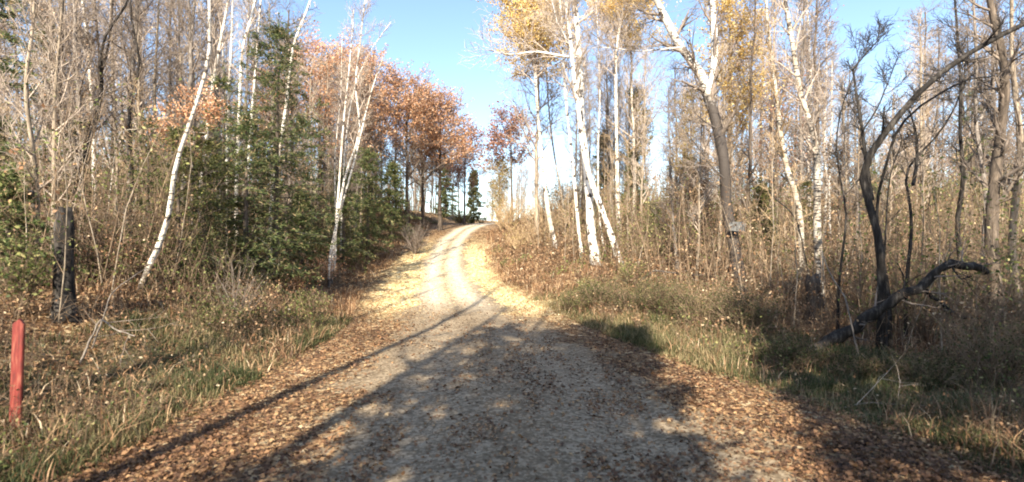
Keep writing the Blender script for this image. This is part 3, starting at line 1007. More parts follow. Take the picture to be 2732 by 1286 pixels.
leafy('tall aspen with golden leaves above the yellow crowned birch', 536, 34, -30, .15, 'yellow', None, 49, name='aspen_tree', cat='aspen tree', spread=.28, zone=(.68, 1.2), bark='tan', twig='twig_pale', lsize=.14, leafn=9, n1=34, twmin=.011)
leafy('tall aspen with golden leaves behind the black collared birch', 632, 36, -25, .15, 'yellow', None, 50, name='aspen_tree', cat='aspen tree', spread=.32, zone=(.78, 1.2), bark='birch_mossy', twig='twig_pale', lsize=.14, leafn=9, n1=34, twmin=.012)
leafy('poplar with an olive gold crown right behind the black collared birch', 638, 40, 84, .13, 'olive', 'the olive gold poplar', 51, name='poplar_tree', cat='poplar tree', spread=.2, zone=(.55, 1.2), bark='tan', twig='twig_gold', lsize=.13, twmin=.012, leafn=4)
leafy('poplar with thin olive leaves next in line from the forked birch', 684, 34, 88, .12, 'olive', 'the thin olive poplar', 52, name='poplar_tree', cat='poplar tree', spread=.22, zone=(.5, 1.2), bark='tan', twig='twig_gold', lsize=.11, twmin=.011, leafn=2)
leafy('oak holding brown purple leaves behind the pale bending birch', 775, 26, 60, .14, 'rust', 'the brown purple oak', 53, spread=.26, zone=(.3, 1.2), lsize=.10, leafn=1, twmin=.010, name='brown_oak')
leafy('low brown leaved oak under the forked birch limbs', 700, 28, 165, .09, 'dry', None, 54, name='young_oak', cat='young oak', spread=.3, zone=(.1, 1.2), lsize=.10, leafn=2, twmin=.009, t0=.1)
leafy('young oak holding rusty leaves at the foot of the leaning dark stems', 838, 24, 140, .08, 'dry', None, 55, name='young_oak', cat='young oak', spread=.28, zone=(.3, 1.2), lsize=.09, leafn=1, twmin=.008)


# --- conifers
def fir(label, px, d, topy, rad, seed, land=None, name='hemlock_tree', cat='hemlock tree', needle='needles', r0=.12, n1=80, base=.04, nl=.14, group=None, gap=0., top_pow=.8, droop=-.09, dens=15, lean=(0, 0)):
    g = np.random.default_rng(seed)
    x = (px - 512) / 512 * d
    z = float(ground(x, d))
    H = 2.5 + (241 - topy) / 512 * d - z
    ms = conifer(g, trunk_path(g, H, lean, .008), r0, rad, base, n1, needle, nl, gap=gap, top_pow=top_pow, droop=droop, dens=dens)
    return put(name, cat, label, (x, d, z), ms, group, land)


GH = 'hemlocks on the bank'
fir('tall pointed hemlock, highest evergreen on the bank', 276, 17.5, 28, 2.8, 60, 'the tall hemlock', group=GH, gap=-.05, top_pow=.6, n1=120)
fir('broad low hemlock in front of the tall one', 246, 16, 120, 2.8, 61, 'the broad low hemlock', group=GH, n1=70)
fir('bushy hemlock below the coppery beech', 205, 15.5, 135, 2.4, 62, None, needle='needles_olive', group=GH, n1=70)
fir('hemlock beyond the coppery beech, thin at the top', 222, 18.5, 76, 2.3, 63, None, group=GH, gap=.25)
fir('hemlock standing close behind the tall one', 303, 24, 118, 2.7, 64, None, group=GH, gap=.2)
fir('small hemlock under the birch clump on the bank', 344, 27, 172, 2.0, 65, None, group=GH)
fir('dense hemlock behind the birch clump on the bank', 368, 31, 150, 2.5, 66, 'the dense hemlock', group=GH, nl=.18)
fir('last hemlock before the bend, nearest the road crest', 392, 38, 165, 2.5, 67, 'the last hemlock', group=GH, nl=.2)
fir('low hemlock hanging over the brown bank', 300, 22, 190, 1.4, 68, None, group=GH)
fir('huge dark pine cut off by the frame beside the bank', -8, 13, -60, 2.1, 69, 'the dark pine', name='pine_tree', cat='pine tree', base=.3, gap=.35, nl=.16, r0=.2)
fir('short dark hemlock behind the yellow green shrub', 8, 10.5, 172, 1.1, 70, None, group=GH, nl=.11)
fir('dark pine top showing among bare trees above the bank', 44, 26, 5, 2.3, 71, None, name='pine_tree', cat='pine tree', base=.55, gap=.3, nl=.2, n1=60)
GS = 'small spruces beyond the crest'
fir('dark spruce beyond the crest, taller of the pair', 446, 66, 160, 2.1, 72, 'the dark spruce', name='spruce_tree', cat='spruce tree', nl=.3, group=GS)
fir('yellowish spruce beyond the crest beside the dark one', 474, 68, 171, 2.0, 73, None, name='spruce_tree', cat='spruce tree', needle='needles_olive', nl=.3, group=GS)
GR = 'evergreens among the bare trees'
fir('green pine rising behind the black collared birch', 604, 44, 133, 2.0, 74, 'the green pine', name='pine_tree', cat='pine tree', nl=.24, group=GR, base=.2)
fir('dark cedar column behind the slanting birch', 634, 38, 152, 1.7, 75, 'the cedar column', name='cedar_tree', cat='cedar tree', nl=.2, group=GR)
fir('low cedar in the gap right of the slanting birch', 652, 30, 205, 1.3, 76, None, name='cedar_tree', cat='cedar tree', nl=.16, group=GR)
fir('dark spruce behind the low brown leaved oak', 690, 38, 155, 2.0, 77, None, name='spruce_tree', cat='spruce tree', nl=.22, group=GR, gap=.2)
fir('olive green spruce just behind the forked birch', 762, 22, 185, 1.3, 78, None, name='spruce_tree', cat='spruce tree', nl=.14, needle='needles_olive', group=GR, gap=.15)
fir('spruce behind the clump of leaning dark stems', 866, 30, 165, 2.0, 79, None, name='spruce_tree', cat='spruce tree', nl=.18, group=GR, gap=.4)
fir('dark spruce showing between the thick trunks near the frame edge', 972, 24, 95, 2.0, 80, None, name='spruce_tree', cat='spruce tree', nl=.15, group=GR, gap=.35, n1=60)
fir('pale olive spruce beside the hanging log', 930, 26, 175, 1.6, 81, None, name='spruce_tree', cat='spruce tree', nl=.15, needle='needles_olive', group=GR, gap=.3)


# --- dark leaning trees on the right
def bare(label, pts, d, r0, bark, seed, land=None, twig='twig_grey', name='bare_tree', cat='bare tree', t0=.3, spread=.2, r1=.25, dens=1., limbs=(), group=None, n1=20, twmin=.006, tend=.99, up=.1, leaf=None, leafzone=(0, 1), lsize=.08):
    return birch(label, pts, d, r0, land, seed, r1, bark, t0, name, twig, leaf, leafzone, dens, spread, group, n1, 1, lsize, limbs, (25, 65), cat, up, twmin, tend)


GD = 'leaning dark stems'
bare('dark arching trunk bending far over towards the frame edge', [(882, 300), (878, 241), (872, 205), (870, 167), (879, 145), (890, 123), (905, 105), (920, 94), (946, 70), (980, 46), (1024, 22), (1070, 5), (1120, 0)], 11, .095, 'dark', 90,
     'the dark arching trunk', 'twig_dark', t0=.45, spread=.13, group=GD, r1=.4, n1=16,
     limbs=[([(872, 200), (866, 161), (861, 120), (856, 92), (853, 70)], .045, .022, 11.1), ([(853, 70), (862, 58), (871, 48), (884, 34)], .022, .01, 11.1), ([(863, 130), (878, 108), (888, 82), (896, 62)], .02, .008, 11)])
bare('second dark stem arching under the long arching trunk', [(890, 290), (880, 240), (881, 195), (886, 155), (900, 127), (912, 112), (920, 102), (940, 92), (975, 74), (1005, 76)], 11.6, .05, 'dark', 91, None, 'twig_dark', t0=.5, spread=.12, group=GD, r1=.3, n1=10)
bare('dark stem with a knee, standing between the arching trunks and the brown trunk', [(906, 285), (909, 230), (910, 200), (914, 181), (924, 160), (936, 141), (944, 118), (954, 92), (966, 60)], 12.2, .05, 'dark', 92, None, 'twig_dark', t0=.5,
     spread=.13, group=GD, r1=.3, n1=10, limbs=[([(913, 185), (917, 165), (917, 140), (914, 122), (908, 108)], .04, .02, 12.2)])
bare('thin dark stem crossing between the two arching trunks', [(884, 270), (888, 187), (894, 165), (902, 149), (903, 140), (898, 128)], 11.3, .03, 'dark', 93, None, 'twig_dark', t0=.4, spread=.12, group=GD, n1=7)
bare('slender wavering dark stem this side of the pale bending birch', [(838, 290), (842, 215), (840, 190), (841, 150), (844, 112), (849, 88), (855, 70), (861, 50)], 13, .038, 'dark', 94, None, 'twig_dark', t0=.4, spread=.14, group=GD, n1=10)
bare('dark straight trunk between the knee stem and the brown trunk', [(964, 285), (963, 220), (962, 181), (961, 140), (958, 90), (956, 30), (952, -40)], 14, .075, 'dark', 95, 'the dark straight trunk', 'twig_dark', t0=.4, spread=.14, group=GD, n1=16)
bare('stout brown trunk with broad sunlit side near the frame edge', [(998, 300), (997, 244), (999, 180), (1005, 120), (1008, 95), (1003, 50), (994, 0), (992, -80)], 12, .17, 'brown', 96, 'the stout brown trunk', 'twig_grey', t0=.3, spread=.16, n1=22)
bare('grey trunk with tan patches hugging the frame edge', [(1020, 310), (1018, 244), (1014, 150), (1010, 60), (1012, -60)], 14, .12, 'tan', 97, None, 'twig_grey', t0=.3, spread=.18, n1=20)
bare('bare trunk with a crooked dark branch beside the stout brown trunk', [(982, 280), (984, 200), (980, 120), (976, 60), (970, 0), (968, -60)], 16, .09, 'grey', 98, None, 'twig_grey', t0=.3, spread=.2, n1=20,
     limbs=[([(980, 120), (990, 98), (975, 88), (950, 86)], .04, .015, 15.8)])

# --- bare dark trees on the left
GL = 'dark trunks on the bank'
bare('dark trunk leaning up among the bare trees far along the bank', [(66, 270), (76, 200), (80, 130), (90, 85), (98, 60), (112, 36), (125, 10), (136, -30)], 15, .085, 'dark', 100, 'the dark leaning trunk', 't' and 'twig_grey', t0=.3, spread=.2, group=GL)
bare('straight dark trunk halfway between the dark leaning trunk and the long leaning birch', [(130, 262), (133, 180), (134, 104), (136, 60), (137, 20), (136, -50)], 17, .08, 'dark', 101, 'the straight dark trunk', 'twig_grey', t0=.3, spread=.2, group=GL)
bare('dark forked trunk close behind the dark leaning trunk', [(84, 262), (90, 150), (93, 90), (98, 40), (100, 0), (104, -60)], 18, .08, 'brown', 102, None, 'twig_grey', t0=.3, spread=.2, group=GL,
     limbs=[([(93, 92), (106, 62), (112, 20), (114, -20)], .05, .02, 18)])
bare('pale tan trunk with broken twigs nearest the dark pine', [(36, 280), (38, 180), (40, 90), (38, 30), (36, -60)], 11, .07, 'tan', 103, 'the pale tan trunk', 'twig_pale', t0=.2, spread=.2, group=None, n1=24)
bare('tan trunk with peeling bark between the pale trunk and the dark leaning one', [(52, 275), (55, 180), (52, 100), (60, 30), (66, -60)], 13, .07, 'tan', 104, None, 'twig_pale', t0=.2, spread=.2, n1=24)
bare('pale trunk just left of the straight dark trunk', [(150, 265), (156, 180), (157, 90), (159, 10), (162, -60)], 20, .09, 'tan', 105, None, 'twig_pale', t0=.2, spread=.2, n1=22)


# ------------------------------------------------------------------ generic forest trees: a few of each kind, then copies
protos = {}
gp = np.random.default_rng(77)


def proto(kind, k, **kw):
    g = np.random.default_rng(k + 300)
    H = kw.pop('H')
    path = trunk_path(g, H, (g.uniform(-.04, .04), g.uniform(-.04, .04)), .022)
    ms = broadleaf(g, path, **{**dict(r0=.1), **kw})
    protos.setdefault(kind, []).append((ms, H))


for k in range(4):
    proto('grey', k, H=15, r0=.13, bark='grey', twig='twig_grey', t0=.22, spread=.18, n1=30, twmin=.010)
for k in range(3):
    proto('tan', 10 + k, H=14, r0=.10, bark='tan', twig='twig_pale', t0=.22, spread=.17, n1=26, twmin=.010)
for k in range(2):
    proto('brown', 20 + k, H=14, r0=.12, bark='brown', twig='twig_grey', t0=.2, spread=.2, n1=28, twmin=.010, leaf='dry', leafn=1, lsize=.09)
for k in range(2):
    proto('birch', 30 + k, H=15, r0=.10, bark='birch', twig='twig_pale', t0=.35, spread=.14, n1=26, twmin=.010)
for k in range(3):
    proto('sapling', 40 + k, H=6, r0=.028, bark='tan', twig='twig_gold', t0=.2, spread=.2, n1=12, twmin=.007, dens=.8)

for k in range(4):
    g_ = np.random.default_rng(350 + k)
    Hh = [6.5, 8.0, 5.0, 10.0][k]
    protos.setdefault('fir', []).append((conifer(g_, trunk_path(g_, Hh, (0, 0), .01), .09, [1.7, 2.0, 1.5, 2.2][k], .06, 55, 'needles' if k % 2 else 'needles_olive', .15, gap=.22, dens=9), Hh))

KIND = {
    'fir': ('hemlock_tree', 'hemlock tree', ['ragged small hemlock', 'ragged small hemlock', 'ragged small hemlock'], 'ragged hemlocks in the wood'),
    'grey': ('maple_tree', 'maple tree', ['bare grey maple', 'tall bare grey maple', 'twiggy grey maple'], 'bare maples in the wood'),
    'tan': ('ash_tree', 'ash tree', ['bare tan ash', 'slim pale ash', 'sunlit tan ash'], 'bare ashes in the wood'),
    'brown': ('wood_oak', 'oak tree', ['dark stemmed oak', 'bare oak with dead leaves clinging', 'rough brown oak'], 'oaks in the wood'),
    'birch': ('birch_tree', 'birch tree', ['plain white birch', 'slim white birch', 'bare white birch'], 'birches in the wood'),
    'sapling': ('sapling', 'sapling', ['thin golden sapling', 'spindly tan sapling', 'slight pale sapling'], 'saplings at the wood edge'),
}
first = {}
ORD = ['first', 'second', 'third', 'fourth', 'fifth', 'sixth', 'seventh', 'eighth', 'ninth', 'tenth', 'eleventh', 'twelfth', 'thirteenth', 'fourteenth', 'fifteenth', 'sixteenth', 'seventeenth', 'eighteenth', 'nineteenth', 'twentieth']
spots = []
gg = np.random.default_rng(31)


def skylim(px):
    return np.interp(px, [0, 230, 290, 320, 345, 400, 430, 455, 470, 482, 496, 515, 530, 560, 600, 650, 700, 725, 745, 812, 828, 860, 905, 930, 955, 1024],
                     [-150, -90, 20, 50, 60, 90, 118, 130, 160, 190, 180, 165, 100, 30, 55, 60, 75, 10, -60, -60, 30, 95, 90, 0, -60, -150])


def want(kind, n, pxr, dr, tries=4000):
    c = 0
    for _ in range(tries):
        if c >= n:
            break
        px = gg.uniform(*pxr); d = dr[0] + (dr[1] - dr[0]) * gg.random() ** 1.1
        x = (px - 512) / 512 * d
        if not (x < float(el(d)) - 3.0 or x > float(er(d)) + 2.6):
            continue
        if (185 < px < 312 and d < 21.5) or (kind == 'fir' and 555 < px < 668) or (kind != 'sapling' and 566 < px < 630 and d < 33):
            continue
        if any(abs(px - s[0]) < 3.0 and abs(d - s[1]) < 5 for s in spots) or any((x - s[2]) ** 2 + (d - s[1]) ** 2 < 1.2 for s in spots):
            continue
        spots.append((px, d, x, kind)); c += 1


want('grey', 27, (-30, 330), (16, 48)); want('tan', 15, (-20, 330), (17, 42)); want('brown', 10, (-20, 320), (16, 40)); want('birch', 9, (30, 300), (20, 42))
want('grey', 10, (330, 425), (32, 50)); want('tan', 9, (330, 420), (28, 48)); want('sapling', 10, (300, 420), (22, 45))
want('grey', 20, (600, 1060), (18, 50)); want('tan', 21, (560, 1050), (20, 45)); want('brown', 15, (690, 1060), (16, 42)); want('birch', 9, (560, 900), (26, 45))
want('sapling', 26, (488, 560), (28, 50)); want('sapling', 22, (560, 700), (24, 40)); want('sapling', 14, (-10, 300), (12, 26)); want('sapling', 14, (740, 1040), (13, 26))
want('fir', 17, (-20, 210), (13, 34)); want('fir', 5, (300, 425), (28, 44)); want('fir', 12, (570, 1040), (20, 42))
want('sapling', 30, (486, 575), (26, 50)); want('grey', 7, (480, 546), (104, 126)); want('brown', 5, (480, 546), (104, 126)); want('grey', 7, (410, 462), (60, 84)); want('brown', 3, (415, 458), (60, 80)); want('fir', 3, (415, 450), (60, 80)); want('tan', 8, (556, 640), (34, 52)); want('grey', 5, (566, 650), (36, 54))
spots.sort(key=lambda s: s[0])

# wording: count off from the nearest landmark on that side, kind by kind
LAND.sort()
used = {}
rows = []
for (px, d, x, kind) in spots:
    best = min(LAND, key=lambda a: abs(a[0] - px))
    side = 'right' if px > best[0] else 'left'
    rows.append([px, d, x, kind, best, side])
cnt = {}
for rw in sorted(rows, key=lambda r: abs(r[0] - r[4][0])):
    key = (rw[3], rw[4][2], rw[5])
    cnt[key] = cnt.get(key, 0) + 1
    rw.append(cnt[key])
for rw in rows:
    px, d, x, kind, best, side, n = rw
    nm, cat, looks, group = KIND[kind]
    k = int(gg.integers(len(protos[kind])))
    ms, PH = protos[kind][k]
    base = (x, d, float(ground(x, d)))
    word = looks[0]
    bits_ = best[2][4:] if best[2].startswith('the ') else best[2]
    label = f"{word}, {ORD[min(n, 20) - 1]} to the {side} of the {bits_}"
    if len(label.split()) > 16:
        label = f"{word}, {ORD[min(n, 20) - 1]} {side} of the {bits_}"
    H = PH * gg.uniform(.8, 1.25)
    if kind == 'sapling':
        H = gg.uniform(3.0, 6.5) * (.8 + d / 80)
    lim = float(skylim(px))
    Hmax = 2.5 + (241 - lim) / 512 * d - base[2]
    if kind == 'sapling' and 430 < px < 600:
        Hmax = min(Hmax, 2.5 + (241 - gg.uniform(150, 215)) / 512 * d - base[2])
    H = max(min(H, Hmax * gg.uniform(.9, 1.02)), 1.2)
    if kind == 'fir':
        H = min(PH * gg.uniform(.75, 1.1), Hmax, 2.5 + (241 - (120 if px < 300 else 165)) / 512 * d - base[2])
    s = H / PH
    sxy = s ** .7 * gg.uniform(.9, 1.15)
    rz = gg.uniform(0, 6.28)
    if (kind, k) not in first:
        r = root_empty(nm, base, label, cat, group)
        part('trunk', ms[0], r); part('crown', ms[1], r)
        r.rotation_euler = (0, 0, rz); r.scale = (sxy, sxy, s)
        first[(kind, k)] = r
    else:
        copy_tree(first[(kind, k)], base, rz, (sxy, sxy, s), label, group)


# ------------------------------------------------------------------ trees behind the camera, whose shadows lie over the road
def behind_conifer(x, y, H, rad, seed, label):
    g = np.random.default_rng(seed)
    ms = conifer(g, trunk_path(g, H, (0, 0), .008), .2, rad * 1.25, .08, 80, 'needles', .40, dens=9, top_pow=.6, gap=.04)
    put('roadside_pine', 'pine tree', label, (x, y, float(ground(x, y))), ms, 'roadside trees behind the viewer')


def behind_bare(x, y, H, seed, label, r0=.16, dens=.8, t0=.4):
    g = np.random.default_rng(seed)
    path = trunk_path(g, H, (0, 0), .02)
    ms = broadleaf(g, path, r0, .25, dens=dens, t0=t0, spread=.2, bark='grey', n1=12, twmin=.014)
    put('roadside_tree', 'bare tree', label, (x, y, float(ground(x, y))), ms, 'roadside trees behind the viewer')


SD = np.array([0.187, 0.982]) / math.tan(SUN_EL)


def tip(tx, ty, H):
    return tx - SD[0] * H, ty - SD[1] * H


for k, (tx, ty, H, rad) in enumerate([(-.1, 14.6, 13, 1.9), (2.3, 15.2, 15, 1.8), (6.6, 15.4, 14, 1.4), (8.2, 16.5, 15, 2.6), (12.5, 14.5, 14, 2.5), (1.4, 11.0, 12, 2.3), (3.1, 13.8, 12, 1.2), (7.9, 12.4, 12, 1.4), (9.8, 13.2, 13, 2.4), (10.6, 18.0, 16, 2.6), (14.5, 19.0, 16, 2.7), (1.2, 13.8, 14, 2.4), (.8, 8.2, 10, 1.5)]):
    bx, by = tip(tx, ty, H)
    behind_conifer(bx, by, H, rad * 1.15, 400 + k, 'dark roadside pine shading the road, %s from the ditch' % ORD[k])
behind_bare(-6.0, -3.4, 18, 420, 'bare roadside maple casting a long thin shadow up the road', .21, .6, .55)
behind_bare(-3.6, -9.5, 19, 424, 'bare roadside maple whose twig shadows reach the sunlit bend', .20, .8, .5)
behind_bare(-8.8, -4.5, 17, 425, 'bare roadside maple shading the left leafy shoulder', .17, .6, .5)
behind_bare(-4.9, -7.0, 17, 421, 'bare roadside maple casting the middle shadow stripe', .24, .6, .55)
behind_bare(7.5, -6, 17, 422, 'bare roadside maple throwing twig shadows over the shoulder', .16)
behind_bare(11.5, -4, 16, 423, 'bare roadside maple shading the leafy verge', .16)

# ------------------------------------------------------------------ red marker stake
def box_mesh(name, prof, depth, mats, bev=.006, wob_=0.0):
    import bmesh
    bm = bmesh.new()
    vs = [bm.verts.new((p[0], 0, p[1])) for p in prof]
    f = bm.faces.new(vs)
    r = bmesh.ops.extrude_face_region(bm, geom=[f])
    bmesh.ops.translate(bm, verts=[e for e in r['geom'] if isinstance(e, bmesh.types.BMVert)], vec=(0, depth, 0))
    bmesh.ops.recalc_face_normals(bm, faces=bm.faces)
    bmesh.ops.bevel(bm, geom=list(bm.edges), offset=bev, segments=2, affect='EDGES')
    me = bpy.data.meshes.new(name); bm.to_mesh(me); bm.free()
    for m in mats:
        me.materials.append(m)
    return me


def paint_mat(name, c0, c1, c2):
    m, nt, N, L = mat_new(name)
    tc = N.new("ShaderNodeTexCoord"); mp = N.new("ShaderNodeMapping"); mp.inputs["Scale"].default_value = (30, 30, 3)
    L.new(tc.outputs["Object"], mp.inputs[0])
    n = N.new("ShaderNodeTexNoise"); n.inputs["Scale"].default_value = 1.4; n.inputs["Detail"].default_value = 6
    L.new(mp.outputs[0], n.inputs["Vector"])
    r = ramp(N, [(.25, c0), (.5, c1), (.75, c2)])
    L.new(n.outputs[0], r.inputs[0])
    p = N.new("ShaderNodeBsdfPrincipled"); p.inputs["Roughness"].default_value = .65
    L.new(r.outputs[0], p.inputs["Base Color"])
    b = N.new("ShaderNodeBump"); b.inputs["Strength"].default_value = .3; b.inputs["Distance"].default_value = .005
    L.new(n.outputs[0], b.inputs["Height"]); L.new(b.outputs[0], p.inputs["Normal"])
    o = N.new("ShaderNodeOutputMaterial"); L.new(p.outputs[0], o.inputs[0])
    return m


M['red'] = paint_mat('weathered_red_paint', (.035, .014, .011), (.19, .020, .014), (.34, .13, .08))
M['board'] = paint_mat('weathered_grey_board', (.03, .03, .03), (.09, .09, .088), (.30, .29, .26))
w = .056
me = box_mesh('marker_stake', [(-w, -.25), (w, -.25), (w, 1.28), (w * .2, 1.35), (-w, 1.29)], .05, [M['red']])
sx, sy = pix(14, 430, 6.25)[0], 6.25
o = link(bpy.data.objects.new('marker_stake', me))
o.location = (sx, sy, float(ground(sx, sy)) - .02)
o.rotation_euler = (math.radians(1.5), math.radians(2.4), math.radians(18))
o['label'] = 'faded red wooden marker stake standing in the verge grass'; o['category'] = 'marker stake'

# ------------------------------------------------------------------ pale weathered board on the forked birch's stem
bx, by, bz = pix(737, 231, 17.62)
me = box_mesh('trail_board', [(-.26, 0), (.22, -.02), (.27, .02), (.28, .28), (.15, .33), (-.16, .31), (-.27, .25)], .03, [M['board']], .008)
o = link(bpy.data.objects.new('trail_board', me))
o.location = (bx, by, bz); o.rotation_euler = (0, math.radians(4), math.radians(-6))
o['label'] = 'weathered pale grey board fixed to the dark lower trunk of the forked birch'; o['category'] = 'board'


# ------------------------------------------------------------------ broken snag on the left, stumps, fallen logs
def snag(name, label, cat, px, py, d, h, r, bark, seed, lean=(.0, .0), group=None):
    g = np.random.default_rng(seed)
    x = (px - 512) / 512 * d; z = float(ground(x, d))
    K = 9; S = 14
    vs = []; a = np.arange(S) * 2 * np.pi / S
    ridge = 1 + .10 * g.normal(size=S)
    for k in range(K):
        t = k / (K - 1)
        rr = r * (1.35 - .5 * min(t * 2.5, 1)) * ridge * (1 + .04 * g.normal(size=S))
        zz = np.full(S, t * h - .15)
        if k == K - 1:
            zz = zz + g.uniform(-.12, .16, S) * (h * .25 + .3)
            rr = rr * .8
        vs.append(np.stack([np.cos(a) * rr + lean[0] * t * h, np.sin(a) * rr + lean[1] * t * h, zz], -1))
    vs.append(np.array([[lean[0] * h, lean[1] * h, h - .35]]))
    v = np.concatenate(vs)
    i = np.arange(K * S).reshape(K, S); nx = np.roll(i, -1, 1)
    q = np.stack([i[:-1], nx[:-1], nx[1:], i[1:]], -1).reshape(-1, 4)
    t3 = np.stack([i[-1], nx[-1], np.full(S, K * S)], -1)
    me = new_mesh(name, v, [q, t3], np.full(len(q) + len(t3), .5), True, [M[bark]])
    o = link(bpy.data.objects.new(name, me)); o.location = (x, d, z)
    o['label'] = label; o['category'] = cat
    if group:
        o['group'] = group
    return o


snag('tree_stump', 'tall dark broken stump on the bank between the shrub and the birches', 'tree stump', 64, 0, 9.6, 2.15, .19, 'dark', 500)
snag('tree_stump', 'short dark stump among brown leaves past the forked birch', 'tree stump', 789, 0, 15.5, 1.0, .20, 'dark', 501)
snag('tree_stump', 'ragged dark stump at the foot of the tan and pale birches', 'tree stump', 815, 0, 14, 1.5, .22, 'brown', 502, (-.06, 0))


def log(name, label, pts, ds, r0, r1, bark, seed, branches=(), cat='fallen log', twigs=14, group=None, twig='twig_dark'):
    g = np.random.default_rng(seed)
    W = np.array([pix(p[0], p[1], d) for p, d in zip(pts, ds)])
    b = W[0].copy(); gz = float(ground(b[0], b[1]))
    W[:, 2] = np.maximum(W[:, 2], ground(W[:, 0], W[:, 1]) + .02)
    W[0, 2] = gz + r0 * .3
    base = np.array([b[0], b[1], gz])
    P = resample(W - base, 22)
    P[1:-1] += g.normal(size=(20, 3)) * r0 * .25
    R = np.linspace(r0, r1, 22) * (1 + .12 * g.normal(size=22))
    tb = Bits(); tb.tubes(P[None], R[None], 9, 0, .5)
    if twigs:
        p1, r1_, _ = spawn(g, P[None], R[None], twigs, .15, .98, (.3, 1.0), (35, 80), 4, .03, .15, .25, .006)
        p2, r2_, _ = spawn(g, p1, r1_, 3, .3, .98, (.15, .5), (25, 70), 3, 0, .15, .6, .004)
        tb.tubes(p1, r1_, 4, 1); tb.tubes(p2, r2_, 3, 1)
    r = root_empty(name, base, label, cat, group)
    part('trunk', tb.mesh('trunk', [M[bark], M[twig]], True), r)
    for bp, bd, ra in branches:
        Wb = np.array([pix(p[0], p[1], d) for p, d in zip(bp, bd)]) - base
        Pb = resample(Wb, 12); Pb[1:] += g.normal(size=(11, 3)) * ra * .5
        bb = Bits(); Rb = np.linspace(ra, ra * .3, 12); bb.tubes(Pb[None], Rb[None], 6, 0, .5)
        p1, r1_, _ = spawn(g, Pb[None], Rb[None], 8, .2, .98, (.3, .8), (25, 70), 4, 0, .15, .6, .006)
        bb.tubes(p1, r1_, 3, 0)
        part('branch', bb.mesh('branch', [M[bark]], True), r)
    return r


log('fallen_log', 'big dark crooked log propped above the brush', [(812, 347), (853, 328), (872, 314), (887, 304), (900, 297), (918, 288), (936, 274), (952, 263), (966, 266), (986, 272)],
    [11.2, 10.9, 10.7, 10.5, 10.4, 10.3, 10.2, 10.1, 10.2, 10.4], .125, .07, 'dark', 510,
    [([(926, 290), (943, 305), (955, 313), (967, 318), (985, 322), (1013, 326)], [10.3, 10.2, 10.1, 10.1, 10, 10], .04),
     ([(950, 264), (960, 280), (972, 276)], [10.1, 10, 10], .02), ([(905, 294), (903, 276), (897, 262)], [10.4, 10.4, 10.4], .02)], twigs=10, twig='twig_grey')
log('fallen_branch', 'pale thin stick leaning towards the crooked log', [(860, 316), (846, 298), (836, 284), (828, 270), (822, 250)], [10, 10.1, 10.2, 10.3, 10.4], .018, .010, 'grey', 511, (), 'branch', 0)
log('fallen_branch', 'long grey pole lying across the wood floor behind the stumps', [(754, 340), (785, 340), (815, 340), (850, 345), (880, 345)], [13, 12.8, 12.6, 12.4, 12.2], .022, .012, 'grey', 512, (), 'branch', 4)
log('fallen_branch', 'long thin dark branch slanting down behind the forked birch', [(818, 235), (796, 215), (775, 200), (762, 182), (745, 165)], [15, 15.2, 15.4, 15.6, 15.8], .03, .012, 'dark', 513, (), 'branch', 6)
log('fallen_branch', 'bleached stick lying along the right verge grass', [(838, 404), (870, 402), (905, 407), (945, 417), (980, 420)], [7.6, 7.6, 7.5, 7.3, 7.2], .012, .006, 'tan', 514, (), 'branch', 3, twig='twig_pale')
log('fallen_branch', 'sunlit bare limb lying at the wood edge past the slanting birch', [(636, 271), (655, 270), (680, 274), (700, 276), (716, 272)], [20, 20, 19.8, 19.6, 19.5], .045, .02, 'birch_mossy', 515, (), 'branch', 8, twig='twig_pale')
log('fallen_branch', 'bleached branch heap stick on the brown bank below the stump', [(92, 305), (112, 292), (128, 280), (146, 268)], [8.8, 9, 9.2, 9.4], .014, .006, 'grey', 516, (), 'branch', 0, twig='twig_pale')
log('fallen_branch', 'grey dead branch half buried in leaves on the near bank', [(80, 326), (100, 318), (116, 330), (135, 336)], [8.2, 8.2, 8.1, 8.0], .018, .008, 'grey', 517, (), 'branch', 5, twig='twig_grey')
log('fallen_branch', 'long pale dead branch hanging level across the trees of the bank', [(100, 138), (118, 129), (140, 130), (160, 127), (181, 130), (205, 133)], [14, 13.9, 13.8, 13.8, 13.7, 13.7], .016, .006, 'birch_mossy', 518, (), 'branch', 6, twig='twig_pale')


